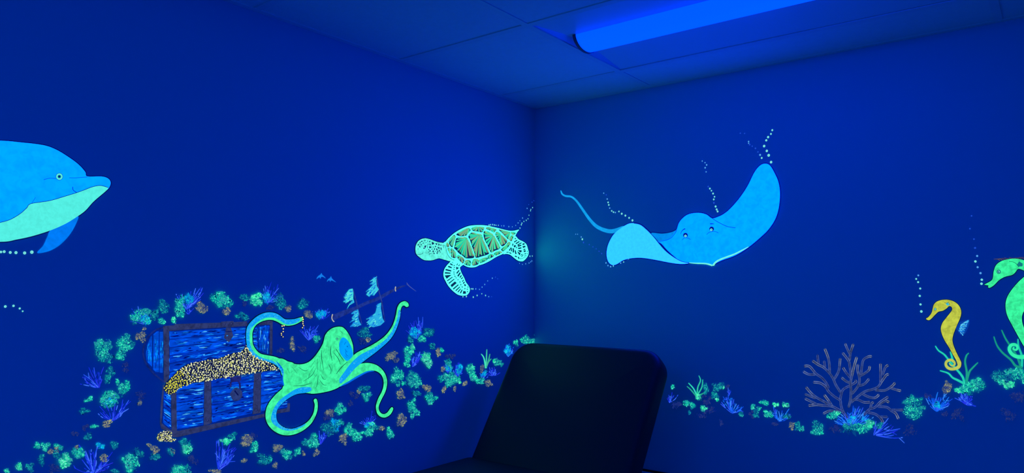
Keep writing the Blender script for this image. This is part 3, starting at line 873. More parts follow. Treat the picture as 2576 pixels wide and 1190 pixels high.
planks(C2([(270, 292), (880, 262), (880, 520), (270, 680)]), 6)
planks(C2([(880, 262), (960, 258), (960, 500), (880, 470)]), 5)
planks(OA([(690, 330), (865, 305), (850, 750), (690, 690)]), 4, vertical=True)
planks(K3([(203, 330), (305, 400), (312, 940), (190, 850)]), 4)
planks(K3([(395, 250), (832, 190), (822, 880), (405, 945)]), 5)
planks(K3([(950, 140), (1620, 60), (1592, 695), (962, 842)]), 5)
planks(K3([(1735, 40), (2080, 5), (2075, 560), (1730, 668)]), 5)
planks(K3([(2000, 500), (2145, 480), (2145, 590), (2000, 625)]), 1)
# rounded end of the lid: upright boards
endp = K1([(95, 570), (112, 450), (165, 320), (182, 310), (182, 752), (112, 680)])
for pts in (endp, K1([(203, 290), (250, 250), (280, 248), (282, 828), (235, 826), (200, 790)]), K1([(292, 255), (338, 252), (345, 560), (335, 835), (292, 838), (290, 500)])):
    pl = Sheet('L', .2).poly(pts, (0, 76, 214))
    xs = [p[0] for p in pts]; ys = [p[1] for p in pts]
    for _ in range(26):
        x = random.uniform(min(xs) + 2.5, max(xs) - 2); y = random.uniform(min(ys) + 12, max(ys) - 24)
        if pts is endp and abs(y - 890) > 30 and x < min(xs) + 7: continue
        pl.line([(x, y), (x + random.uniform(-1.5, 1.5), y + 6), (x + random.uniform(-2, 2), y + random.uniform(9, 18))], [.5, random.uniform(1, 2.2), .5], random.choice([(0, 140, 248), (10, 150, 250), (0, 30, 130), (0, 104, 234)]))
    pl.build('plank', P_PLANK, chest)
bands = [K1([(345, 180), (420, 180), (424, 350), (430, 900), (372, 985), (350, 960)]), C2([(310, 236), (680, 224), (680, 262), (312, 285)]), C2([(775, 220), (880, 214), (885, 250), (770, 258)]),
         K1([(340, 170), (510, 160), (512, 235), (425, 240), (418, 360), (350, 358)]), OA([(100, 245), (295, 235), (300, 330), (105, 335)]), OA([(180, 338), (252, 338), (290, 470), (222, 572), (143, 500)]),
         OA([(870, 240), (912, 240), (905, 765), (865, 765)]), OA([(640, 245), (905, 215), (910, 290), (700, 300)]),
         K3([(315, 350), (395, 350), (405, 960), (320, 945)]), K3([(838, 180), (942, 170), (952, 842), (828, 884)]), K3([(1620, 62), (1732, 48), (1722, 682), (1600, 704)]),
         K3([(430, 965), (1000, 850), (1800, 690), (1800, 742), (980, 932), (420, 1062), (330, 1062), (318, 945)]), K3([(1980, 640), (2140, 608), (2150, 530), (2187, 530), (2182, 660), (1980, 690)]),
         K3([(185, 240), (205, 240), (180, 600), (165, 840), (235, 905), (330, 960), (322, 1000), (160, 930), (138, 850), (150, 560)])]
for q in bands:
    Sheet('L', 1.0).poly(q, IRON).build('iron_band', P_METAL, chest)
s = Sheet('L', 1.0); s.line(K1([(330, 200), (240, 225), (130, 320), (72, 440), (55, 560), (90, 690), (180, 820), (280, 910), (350, 970)]), 4.2, (18, 40, 120)); s.build('iron_band', P_METAL, chest)
s = Sheet('L', 1.15); s.poly(K3([(1240, 110), (1420, 100), (1410, 175), (1250, 192)]), (30, 36, 112)); s.line(K3([(1250, 262), (1258, 195), (1320, 178), (1385, 195), (1400, 300)]), 4.5, (28, 34, 108))
s.fill(K3([(1240, 385), (1290, 310), (1345, 285), (1420, 330), (1434, 410), (1380, 482), (1290, 482), (1262, 430)]), (40, 56, 112)); s.line(K3([(1318, 335), (1340, 365), (1365, 395)]), 3.4, (6, 14, 70)); s.build('lock', P_METAL, chest, label='grey padlock with dark keyhole')
for ex, ey, fn in ((155, 285, OA), (262, 282, OA), (895, 255, K3), (890, 800, K3), (1675, 140, K3), (1655, 640, K3)):
    q = fn([(ex, ey)])[0]
    s = Sheet('L', 1.25); s.disc(q[0], q[1], 2.4, (10, 18, 72), 10).disc(q[0] - .4, q[1] - .4, 1.5, (70, 78, 130), 8); s.build('rivet', P_LINE, chest)


def inside(p, poly):
    c = False
    for i in range(len(poly)):
        a, b = poly[i], poly[i - 1]
        if (a[1] > p[1]) != (b[1] > p[1]) and p[0] < (b[0] - a[0]) * (p[1] - a[1]) / (b[1] - a[1]) + a[0]:
            c = not c
    return c


def coin_pile(poly, label, lay, yellow=None, gap=3.45):
    base = figure('painted_coin_pile', 'L', poly[0][0], poly[0][1], label, 'painted coins')
    s = Sheet('L', lay)
    s.poly(poly, (8, 18, 58)); s.build('dark_ground', P_LINE, base)
    s = Sheet('L', lay + .3)
    xs = [p[0] for p in poly]; ys = [p[1] for p in poly]
    pts = []
    for _ in range(12000):
        p = (random.uniform(min(xs), max(xs)), random.uniform(min(ys), max(ys)))
        if not inside(p, poly): continue
        if any((p[0] - q[0]) ** 2 + (p[1] - q[1]) ** 2 < gap * gap for q in pts): continue
        pts.append(p)
    for p in pts:
        w = random.random()
        c = (234, 236, 186) if w < .5 else ((204, 208, 122) if w < .8 else (112, 122, 140))
        if yellow and math.dist(p, yellow) < 46 * random.uniform(.5, 1.1): c = (206, 204, 66)
        s.disc(p[0], p[1], random.uniform(1.4, 2.2), c, 8)
    s.build('coins', P_LINE, base, kind='stuff')


coin_pile(smooth_closed(C2([(226, 742), (248, 690), (300, 640), (360, 580), (430, 545), (560, 520), (640, 510), (720, 482), (780, 460), (840, 452), (868, 400), (892, 440), (940, 490), (1030, 530), (1122, 588), (1040, 603), (900, 623), (760, 648),
                           (640, 668), (560, 683), (450, 698), (390, 722), (350, 735), (305, 772), (268, 788), (235, 772)]), 3), 'long heap of gold coins spilling from the open painted chest', 1.3, C2([(300, 710)])[0])
coin_pile(smooth_closed(K3([(140, 985), (300, 965), (315, 1035), (330, 1085), (400, 1105), (300, 1130), (200, 1125), (105, 1112), (95, 1050)]), 3), 'small heap of gold coins below the chest corner', 1.3)
for nm, pts in (('string of falling gold coins under the curled octopus arm', [(1055, 315), (1085, 308), (1073, 358), (1072, 402), (1043, 430), (1046, 456), (1070, 485)]),
                ('gold coins dripping from the tip of the octopus arm', [(1375, 178), (1385, 210), (1383, 245), (1382, 278), (1393, 308), (1376, 340)])):
    q = OA(pts)
    c = figure('painted_coin_string', 'L', q[0][0], q[0][1], nm, 'painted coins')
    for i, p in enumerate(q):
        s = Sheet('L', 5.5); s.disc(p[0], p[1], 2.4, (6, 14, 60), 10).disc(p[0], p[1], 1.9 - .08 * i, (244, 234, 160), 10); s.build('coin', P_LINE, c)

# ---- shipwreck and two small dolphins
SH = lambda p: T(780, 670, 5.667, p)
ship = figure('painted_shipwreck', 'L', 935, 770, 'sunken ship mast lying slanted with torn blue sails painted above the octopus', 'painted shipwreck')
s = Sheet('L', .3); s.line(SH([(340, 725), (480, 665), (640, 600), (800, 525), (980, 455), (1120, 375), (1200, 335), (1290, 295), (1360, 275)]), [14, 13, 9, 8, 9, 8, 6, 5, 1.5], (28, 50, 138)); s.build('hull_beam', P_METAL, ship)
for q, w in (([(945, 130), (975, 330), (1020, 510), (1040, 640), (1065, 790)], [1.5, 3, 3.2, 2.5, 1.5]), ([(612, 330), (660, 520), (690, 650), (738, 822)], [1.5, 3.2, 3, 1.5])):
    s = Sheet('L', .6); s.line(SH(q), w, (38, 60, 146)); s.build('mast', P_METAL, ship)
for q in ([(318, 688), (308, 730), (318, 765), (338, 787)], [(1217, 295), (1212, 322), (1218, 352)]):
    s = Sheet('L', .8); s.line(SH(q), [2.6, 2.2, 2.6], (186, 176, 170)); s.build('rope_band', P_LINE, ship)
s = Sheet('L', .6); s.line(SH([(1375, 232), (1415, 285), (1510, 357)]), [1.2, 2.4, .6], (66, 82, 176)).line(SH([(1372, 252), (1425, 296)]), [.8, 1.8], (60, 76, 170)); s.build('broken_spar', P_LINE, ship)
sails = [([(604, 318), (555, 330), (505, 395), (493, 445), (520, 458), (468, 506), (522, 515), (590, 472), (604, 485), (545, 558), (522, 612), (562, 552), (628, 515), (612, 460), (616, 380)], (64, 214, 226)),
         ([(952, 143), (890, 180), (862, 206), (900, 212), (846, 258), (905, 252), (880, 280), (787, 368), (850, 332), (830, 362), (797, 402), (840, 434), (890, 385), (905, 422), (960, 352), (978, 330), (948, 280), (942, 200)], (58, 200, 228)),
         ([(682, 613), (620, 640), (582, 682), (640, 672), (588, 737), (640, 722), (562, 803), (650, 762), (630, 800), (572, 852), (640, 862), (730, 835), (702, 790), (682, 720), (695, 680)], (40, 168, 224)),
         ([(1012, 518), (960, 540), (930, 660), (900, 690), (812, 747), (850, 752), (812, 792), (850, 852), (900, 867), (1000, 842), (1058, 790), (1030, 740), (1022, 680), (1006, 600)], (44, 176, 228))]
for q, col in sails:
    s = Sheet('L', 1.2).poly(SH(q), col)
    pts = SH(q)
    xs = [p[0] for p in pts]; ys = [p[1] for p in pts]
    n = 0
    while n < 40:
        p = (random.uniform(min(xs), max(xs)), random.uniform(min(ys), max(ys)))
        if inside(p, pts):
            a = random.uniform(2.2, 3.0)
            s.strip([p, (p[0] + 5 * math.cos(a), p[1] + 5 * math.sin(a))], random.uniform(.8, 1.8), random.choice([(110, 244, 224), (20, 120, 226), (0, 84, 206), (80, 226, 226), (24, 140, 230)]))
            n += 1
    s.build('sail', P_FLAT, ship)
for q, nm in (([(90, 182), (108, 145), (148, 115), (160, 96), (172, 120), (200, 145), (220, 173), (182, 152), (155, 152), (148, 178), (130, 156)], 'tiny blue dolphin leaping, farther from the ship mast'),
              ([(238, 222), (253, 185), (283, 165), (297, 141), (305, 166), (332, 195), (368, 228), (322, 207), (294, 202), (287, 222), (270, 196)], 'tiny blue dolphin leaping, nearer to the ship mast')):
    pts = SH(q)
    d = figure('painted_dolphin', 'L', pts[0][0], pts[0][1], nm, 'painted dolphin')
    Sheet('L', 1).fill(pts, (20, 124, 232), 3).build('body', P_FLAT, d)

# ---- seahorses
YS = lambda p: T(2300, 740, 4.575, p)
GS = lambda p: T(2440, 630, 3.3088, p)
yel = figure('painted_seahorse', 'R', 2390, 840, 'yellow seahorse with a small blue fin and curled tail', 'painted seahorse')
yp = YS([(138, 280), (165, 262), (200, 215), (214, 160), (226, 120), (260, 86), (320, 67), (390, 65), (450, 82), (500, 115), (530, 160), (541, 210), (530, 270), (500, 340), (470, 410), (446, 480), (440, 540), (460, 610), (490, 680), (522, 742), (542, 790),
         (535, 830), (508, 840), (496, 800), (480, 755), (448, 700), (400, 612), (350, 532), (315, 450), (307, 390), (325, 330), (370, 270), (410, 220), (436, 180), (430, 148), (400, 138), (375, 162), (330, 190), (280, 202), (240, 238), (200, 280), (172, 299), (146, 294)])
o_ = Sheet('R', 2); o_.strip(smooth_closed(yp, 4), 2.6, (2, 12, 66), closed=True); o_.build('outline', P_LINE, yel)
Sheet('R', 3).fill(yp, (190, 200, 64), 4).build('body', P_SKIN, yel)
s = Sheet('R', 3.4); s.line(YS([(518, 790), (518, 825), (490, 850), (430, 861), (385, 845), (364, 810), (374, 775), (415, 757), (452, 772), (466, 802), (448, 826), (420, 818), (404, 796)]), [9.5, 9, 8, 7.5, 7, 6.5, 6.5, 6.5, 6, 5, 4, 3, 2], (190, 200, 84)); s.build('curled_tail', P_FLAT, yel)
fin = Sheet('R', 2.5); fin.poly(YS([(478, 395), (515, 325), (575, 305), (636, 286), (636, 340), (620, 385), (590, 450), (560, 484), (520, 455)]), (4, 60, 160))
for k in range(150):
    t = random.random(); r0 = random.uniform(.2, .9) ** .7
    e0 = lerp((636, 290), (560, 480), t)
    p0 = lerp((478, 385), e0, r0); p1 = lerp((478, 385), e0, min(1, r0 + random.uniform(.1, .2)))
    fin.strip(YS([p0, p1]), random.uniform(.7, 1.5), random.choice([(70, 196, 240), (40, 150, 236), (20, 110, 220), (120, 228, 240)]))
fin.build('fin', P_LINE, yel, label='blue streaked back fin')
e = Sheet('R', 3.8); p = YS([(242, 173)])[0]; e.disc(p[0], p[1], 3.6, (30, 80, 60), 14).disc(p[0], p[1], 2.6, (120, 230, 220), 12).disc(p[0], p[1], 1.1, (20, 90, 120), 8)
e.build('eye', P_LINE, yel)
e = Sheet('R', 3.8); e.poly(YS([(362, 108), (385, 92), (408, 125), (378, 132)]), (60, 190, 210)); e.line(YS([(345, 95), (375, 105), (395, 95), (410, 125)]), .9, (40, 50, 60)); e.build('gill', P_LINE, yel)
grn = figure('painted_seahorse', 'R', 2545, 780, 'large bright green seahorse with a brown crest', 'painted seahorse')
gp = GS([(121, 285), (155, 266), (188, 240), (198, 175), (220, 120), (270, 86), (340, 70), (400, 70), (450, 82), (540, 110), (610, 180), (620, 280), (570, 380), (490, 460), (442, 520), (433, 580), (452, 650), (490, 740), (520, 820), (488, 852), (440, 782),
         (400, 712), (350, 620), (310, 540), (296, 460), (310, 390), (350, 325), (400, 266), (448, 222), (475, 195), (450, 168), (402, 154), (380, 180), (350, 205), (290, 220), (240, 250), (200, 290), (166, 311), (150, 305), (154, 292)])
o_ = Sheet('R', 2); o_.strip(smooth_closed(gp, 4), 3.4, (2, 12, 60), closed=True); o_.build('outline', P_LINE, grn)
Sheet('R', 3).fill(gp, (56, 243, 156), 4).build('body', P_SKIN, grn)
s = Sheet('R', 3.4); s.line(GS([(500, 820), (485, 870), (440, 887), (385, 882), (345, 857), (327, 818), (345, 788), (380, 786), (396, 808), (384, 828), (362, 820), (366, 806)]), [12, 11, 10, 9, 8.5, 8, 8, 7, 6, 5, 4, 3], (50, 240, 172)); s.build('curled_tail', P_FLAT, grn)
s = Sheet('R', 2.2)
for k in range(15):
    x = 250 + k * 20
    s.line(GS([(x, 84 - k * 1.5), (x - 22, 72 - k * 1.2), (x - 52 + k, 66 - k + random.uniform(-8, 22) * (1 - k / 18))]), [1.4, 1.2, .5], random.choice([(84, 64, 76), (104, 78, 70), (66, 56, 96)]))
s.build('crest', P_LINE, grn, label='brown bristly crest on the head')
e = Sheet('R', 3.8); p = GS([(240, 178)])[0]; e.disc(p[0], p[1], 5.2, (6, 70, 70), 16).disc(p[0], p[1], 3.9, (70, 190, 190), 14).disc(p[0] - .3, p[1], 2.0, (4, 50, 80), 10).disc(p[0] + .6, p[1] - 1, 1.1, (170, 240, 240), 8)
e.build('eye', P_LINE, grn)
e = Sheet('R', 3.8); e.poly(GS([(392, 118), (410, 92), (440, 110), (438, 132), (405, 136)]), (20, 120, 130)); e.line(GS([(325, 92), (365, 98), (392, 118), (405, 140)]), 1.1, (4, 90, 60)); e.build('gill', P_LINE, grn)
SB = lambda p: T(1960, 640, 2.479, p)
bubbles('R', SB([(887, 356), (882, 312), (877, 259), (880, 213), (867, 173), (855, 153), (868, 131)]), 3.0, 'bubbles rising from the snout of the yellow seahorse', [0, 0, 0, 0, 0, 0, 1])
bubbles('R', SB([(1262, 183), (1264, 158), (1256, 117), (1238, 80), (1224, 44), (1235, 10), (1222, -40), (1215, -95), (1190, -160), (1200, -240)]), 3.1, 'bubbles rising from the snout of the green seahorse', [0, 0, 1, 1, 0, 1, 2, 2, 2, 2])


def grass(wall, fn, blades, w, col, label):
    g = figure('painted_sea_grass', wall, *fn([blades[0][0]])[0], label, 'painted sea grass')
    for q in blades:
        s = Sheet(wall, 1.5 + random.uniform(0, .3)); s.line(fn(q), [w, w * .95, w * .8, w * .7, w * .45], random.choice([col, tuple(int(c * .88) for c in col), tuple(int(c * .76) for c in col)])); s.build('blade', P_FLAT, g)
    return g


grass('R', GS, [[(430, 975), (380, 960), (340, 910), (270, 850), (225, 790), (200, 720)], [(425, 975), (400, 900), (360, 830), (300, 740), (265, 665)], [(432, 965), (432, 880), (405, 800), (400, 740)]], 6.0, (28, 200, 168), 'teal sea grass growing behind the tail of the green seahorse')
grass('R', YS, [[(578, 1040), (560, 960), (500, 880), (420, 790), (350, 700), (280, 650), (245, 600)], [(600, 1000), (605, 900), (585, 780), (600, 710), (625, 680)], [(600, 1015), (632, 900), (670, 850), (730, 790)], [(560, 1022), (500, 990), (440, 960), (390, 910), (300, 882)], [(446, 780), (430, 710), (415, 665)]], 5.6, (34, 210, 176), 'teal sea grass holding the tail of the yellow seahorse')
RE = lambda p: T(860, 780, 3.966, p)
RW = lambda p: T(1660, 920, 4.025, p)
grass('L', RE, [[(1432, 575), (1425, 520), (1412, 470), (1390, 440)], [(1438, 575), (1440, 500), (1445, 395)], [(1440, 560), (1462, 500), (1475, 440)], [(1442, 560), (1460, 520), (1487, 488)]], 3.6, (74, 236, 190), 'small tuft of pale sea grass on the reef beside the chair back')
grass('R', RW, [[(375, 300), (340, 230), (290, 175)], [(370, 310), (320, 250), (275, 208)], [(378, 300), (385, 220), (412, 150), (395, 100)], [(384, 290), (425, 220), (435, 140)], [(390, 300), (440, 280), (490, 240)]], 3.4, (52, 222, 186), 'small tuft of teal sea grass on the reef below the stingray')

# ---- branching brown coral
BC = lambda p: T(2000, 850, 4.576, p)
bc = figure('painted_branch_coral', 'R', 2140, 1060, 'tall branching grey brown coral painted between stingray and yellow seahorse', 'painted coral')
branches = [[(610, 930), (560, 860), (530, 780), (520, 720), (460, 680), (390, 620), (350, 560), (290, 520), (215, 510)], [(560, 860), (510, 830), (430, 790), (340, 780), (250, 770), (160, 780)], [(430, 790), (400, 740), (340, 660)],
            [(400, 770), (310, 720), (240, 680), (180, 630), (130, 570)], [(240, 760), (180, 730), (120, 700)], [(230, 690), (120, 650)], [(520, 720), (535, 640), (560, 590), (640, 545), (700, 510), (695, 490)],
            [(520, 620), (470, 540), (440, 470), (400, 410), (330, 340), (270, 310), (205, 265)], [(400, 400), (395, 300), (380, 220), (345, 130)], [(270, 300), (260, 200)], [(345, 330), (335, 270)], [(455, 470), (500, 390), (515, 310), (520, 240)],
            [(385, 570), (360, 520), (310, 460), (240, 410), (170, 330), (110, 325)], [(230, 420), (160, 420), (100, 390)], [(620, 790), (640, 700), (645, 600), (640, 520), (660, 420), (680, 330), (710, 225)], [(640, 460), (590, 400), (555, 345)],
            [(640, 520), (590, 500), (540, 460)], [(645, 420), (630, 320), (615, 260), (550, 175)], [(630, 250), (640, 170), (670, 75)], [(630, 180), (600, 120), (580, 70)], [(660, 640), (710, 580), (740, 520), (740, 450), (720, 370), (725, 310)],
            [(745, 440), (800, 410), (850, 370), (860, 330)], [(760, 430), (770, 330), (790, 250), (850, 215), (880, 215)], [(740, 550), (800, 530), (850, 475)], [(650, 740), (720, 680), (800, 620), (900, 590), (960, 560), (1000, 500), (1050, 430), (1075, 420)],
            [(985, 520), (985, 420), (985, 300)], [(1010, 420), (1040, 340), (1070, 315)], [(930, 600), (1030, 605), (1110, 560), (1150, 520)], [(1110, 580), (1160, 595), (1215, 610)], [(650, 720), (720, 710), (790, 740), (860, 740)],
            [(780, 645), (850, 680), (920, 690), (965, 655)], [(800, 880), (860, 820), (920, 800), (980, 740), (1070, 680)], [(980, 760), (1040, 725), (1080, 740)], [(870, 810), (880, 760), (900, 740)], [(960, 790), (1060, 800), (1110, 840), (1160, 870), (1190, 930)],
            [(1110, 830), (1180, 830), (1240, 830)], [(850, 860), (930, 880), (990, 930), (1010, 970)], [(980, 910), (1060, 910)], [(490, 850), (400, 840), (330, 870)]]
for q in branches:
    q = BC(q)
    sm = smooth_open(q, 5)
    s = Sheet('R', 1 + random.uniform(0, .25))
    w = [6.6, 6.4, 5.6, 4.8]
    s.strip(sm, w, random.choice([(40, 62, 128), (46, 66, 126), (34, 56, 128)]))
    m = len(sm)
    tipc = random.choice([(150, 152, 144), (112, 124, 160), (132, 138, 148)])
    for side in (-1, 1):
        edge = []
        for i in range(m):
            p, r = sm[max(i - 1, 0)], sm[min(i + 1, m - 1)]
            l_ = math.dist(p, r) or 1
            edge.append((sm[i][0] - (r[1] - p[1]) / l_ * 2.3 * side, sm[i][1] + (r[0] - p[0]) / l_ * 2.3 * side))
        s.strip(edge, [.8, 1.0, 1.1], (78, 94, 150))
        s.strip(edge[int(m * .62):] or edge[-2:], [.6, 1.4], tipc)
    s.build('branch', P_METAL, bc)

# ---- reef: dabbed coral tufts and sea fans
PAL = {'g': [(20, 218, 166), (58, 246, 188), (0, 168, 158), (84, 253, 202), (0, 118, 144), (8, 188, 158)],
       'b': [(56, 250, 172), (90, 255, 196), (28, 232, 156), (10, 196, 150), (112, 255, 206)],
       'm': [(0, 126, 146), (0, 96, 136), (16, 160, 156), (0, 78, 132), (40, 186, 174)],
       'c': [(0, 160, 240), (10, 196, 236), (20, 220, 230), (0, 120, 244)],
       't': [(148, 152, 116), (116, 124, 112), (84, 98, 126), (170, 172, 118), (62, 76, 124)],
       'd': [(24, 44, 124), (34, 50, 120), (44, 58, 120), (18, 40, 126)]}
KINDLAB = {'g': 'green speckled coral tuft', 'b': 'brightest lime green coral tuft', 'm': 'dim teal coral tuft', 'c': 'turquoise blue coral tuft', 't': 'tan dabbed coral tuft', 'd': 'faint greyish coral smudge'}
ZONES = {'arch': 'in the reef arch above the treasure chest', 'flank': 'in the reef beside the rounded chest lid', 'bed': 'in the reef bed below the chest',
         'slope': 'on the reef slope below the octopus', 'knoll': 'on the reef between octopus and chair', 'ray': 'on the reef under the stingray', 'horse': 'on the reef under the seahorses'}


def size_word(rx, ry):
    a = math.sqrt(rx * ry)
    z = 'tiny' if a < 7.5 else ('small' if a < 11.5 else ('mid-sized' if a < 16 else 'large'))
    h = 'upright' if ry > rx * 1.3 else ('wide' if rx > ry * 1.3 else 'rounded')
    return z + ' ' + h


def tuft(wall, kind, x, y, rx, ry, zone):
    s = Sheet(wall, .2 + random.uniform(0, 1.0))
    pal = PAL[kind]
    bias = random.uniform(-.5, 2.2)
    n_l = max(4, int((rx + ry) / 3.2))
    lobes = []
    for i in range(n_l):
        a, q = random.uniform(0, 2 * math.pi), math.sqrt(random.random()) * .82
        lobes.append((math.cos(a) * q * rx, math.sin(a) * q * ry, random.uniform(.16, .42), random.random()))
    lobes[0] = (0, 0, .5, .9)
    wallc = (0, 30, 124)
    if kind != 'd':   # thin scrubbed ground coat
        for lx, ly, lr, br in lobes:
            k = .5 if kind in 'gbc' else .3
            s.blob(x + lx, y + ly, rx * lr * 1.0, ry * lr * 1.0, random.uniform(0, 3), tuple(int(c * k + w * (1 - k)) for c, w in zip(random.choice(pal), wallc)), 9, .45)
    n = int(min(460, 40 + rx * ry * (1.25 if kind != 'd' else .3)))
    for i in range(n):
        lx, ly, lr, br = random.choice(lobes)
        a = random.uniform(0, 2 * math.pi); q = random.random() ** .55 * lr * 1.3
        px, py = x + lx + math.cos(a) * q * rx, y + ly + math.sin(a) * q * ry
        col = random.choice(pal)
        fade = max(0, min(.8, (1 - br) * .55 + q * .4 - .2))
        if kind == 'd': fade *= .6
        col = tuple(int(c * (1 - fade) + w * fade) for c, w in zip(col, wallc))
        if random.random() < .035 and kind != 'd': col = (0, 12, 74)
        r = random.choice((.5, .6, .7, .8, 1.0, 1.2, 1.6)) * (1.25 if kind in 'bd' else 1)
        s.blob(px, py, r * random.uniform(1, 2.2), r * .8, bias + random.gauss(0, .7), col, 6, .3)
    o = s.build('painted_coral', P_DAB)
    lab = size_word(rx, ry) + ' ' + KINDLAB[kind] + ' ' + ZONES[zone]
    return tag(o, lab, 'painted coral', KINDLAB[kind] + 's ' + ZONES[zone])


FANPAL = {'p': [(30, 60, 236), (48, 90, 252), (22, 44, 214), (70, 116, 255), (40, 50, 224)], 'u': [(18, 104, 250), (30, 130, 255), (50, 90, 250), (20, 84, 236), (70, 150, 255)]}


def fan(wall, base, tips, zone, kind='p', dens=2, w=2.1):
    w *= .86
    s = Sheet(wall, 1.3 + random.uniform(0, .6))
    al = []
    for i, t in enumerate(tips):
        al.append(t)
        if i < len(tips) - 1:
            for k in range(1, dens + 1):
                q = lerp(t, tips[i + 1], k / (dens + 1))
                al.append(lerp(base, q, random.uniform(.62, 1.02)))
    for t in al:
        b0 = lerp(base, t, random.uniform(0, .22))
        mid_ = lerp(b0, t, .5)
        L_ = math.dist(b0, t)
        mid_ = (mid_[0] + random.uniform(-.1, .1) * L_, mid_[1] + random.uniform(-.03, .1) * L_)
        path = smooth_open([b0, mid_, t], 7)
        # stroke broken into brush marks
        i = 0
        while i < len(path) - 2:
            j = min(len(path), i + random.randint(4, 8))
            s.strip(path[i:j], [w * .7, w * random.uniform(.8, 1.2), w * .55], random.choice(FANPAL[kind]))
            i = j - random.choice((0, 0, 1))
        if random.random() < .6:
            k = random.randint(4, max(4, len(path) - 4))
            a = math.atan2(t[1] - b0[1], t[0] - b0[0]) + random.choice((-.7, .7))
            e0 = path[min(k, len(path) - 1)]; l_ = L_ * random.uniform(.14, .3)
            s.strip([e0, (e0[0] + l_ * math.cos(a), e0[1] + l_ * math.sin(a))], [w * .8, w * .5], random.choice(FANPAL[kind]))
    o = s.build('painted_sea_fan', P_LINE)
    xs = [t[0] for t in tips] + [base[0]]; ys = [t[1] for t in tips] + [base[1]]
    sz = size_word((max(xs) - min(xs)) / 2, (max(ys) - min(ys)) / 2) + ' '
    nm = 'violet blue branching sea fan' if kind == 'p' else 'bright blue branching sea fan'
    return tag(o, sz + nm + ' ' + ZONES[zone], 'painted coral', nm + 's ' + ZONES[zone])


def reef(wall, zone, fn, s, tufts, fans):
    for k, x, y, rx, ry in tufts:
        p = fn([(x, y)])[0]
        tuft(wall, k, p[0], p[1], rx / s, ry / s, zone)
    for it in fans:
        fan(wall, fn([it[0]])[0], fn(it[1]), zone, *(it[2:]))


RA = lambda p: T(200, 690, 3.8387, p)
RL = lambda p: T(0, 880, 3.838, p)
RB = lambda p: T(340, 940, 3.903, p)
reef('L', 'arch', RA, 3.8387,
     [('g', 600, 420, 110, 75), ('c', 640, 440, 50, 55), ('m', 720, 390, 50, 60), ('m', 820, 310, 72, 70), ('g', 790, 460, 45, 34), ('b', 905, 435, 32, 28), ('g', 980, 310, 62, 105), ('c', 1050, 230, 60, 60), ('t', 1170, 325, 58, 62), ('g', 1370, 250, 115, 78), ('t', 1430, 360, 45, 45),
      ('m', 1555, 410, 72, 44), ('m', 1585, 220, 70, 35), ('d', 1600, 275, 35, 30), ('b', 1700, 240, 64, 66), ('c', 1800, 215, 45, 55), ('m', 1950, 265, 66, 76), ('d', 1840, 320, 50, 32), ('t', 2020, 340, 32, 36), ('m', 2150, 300, 72, 56), ('t', 2220, 375, 44, 44), ('c', 2340, 395, 50, 50),
      ('g', 2280, 620, 38, 48), ('t', 2050, 680, 32, 72), ('d', 1950, 730, 60, 30), ('d', 2150, 730, 60, 40)],
     [((655, 490), [(480, 455), (500, 330), (560, 300), (620, 330), (690, 380)], 'p', 2, 1.7), ((1030, 340), [(930, 190), (990, 190), (1120, 135), (1185, 130), (1195, 180), (1170, 240)], 'p', 2, 2.2), ((1050, 390), [(1010, 340), (1060, 320), (1100, 330)], 'p', 1, 2.0),
      ((1815, 275), [(1735, 160), (1790, 110), (1850, 75), (1915, 95), (1950, 190), (1930, 240)], 'p', 2, 1.7), ((2340, 440), [(2270, 350), (2330, 320), (2400, 330), (2420, 380)], 'p', 2, 1.9), ((2210, 640), [(2120, 535), (2170, 490), (2230, 500), (2310, 485), (2320, 560)], 'p', 3, 1.7)])
reef('L', 'flank', RA, 3.8387,
     [('g', 225, 720, 88, 100), ('g', 430, 650, 88, 90), ('g', 395, 760, 48, 70), ('m', 260, 820, 70, 45), ('m', 500, 690, 45, 50), ('t', 575, 600, 56, 60), ('t', 620, 530, 24, 20), ('m', 290, 930, 60, 40), ('d', 440, 900, 50, 50)], [])
reef('L', 'flank', RL, 3.838,
     [('m', 1040, 290, 40, 50), ('g', 1190, 370, 58, 70), ('g', 1130, 300, 18, 40), ('g', 1050, 480, 105, 75), ('c', 1050, 500, 50, 50), ('m', 820, 590, 48, 34), ('g', 860, 480, 50, 26), ('t', 1030, 712, 58, 36), ('g', 912, 738, 34, 26), ('m', 850, 840, 50, 46), ('t', 1340, 520, 27, 27), ('d', 1370, 440, 55, 45), ('d', 720, 800, 40, 30), ('d', 820, 740, 35, 35)],
     [((955, 372), [(770, 330), (795, 262), (785, 226), (855, 168), (905, 170), (1000, 165), (985, 280)], 'p', 1, 2.3), ((1085, 690), [(945, 615), (960, 545), (1100, 430), (1185, 480), (1270, 488), (1240, 568), (1165, 612)], 'p', 2, 2.3)])
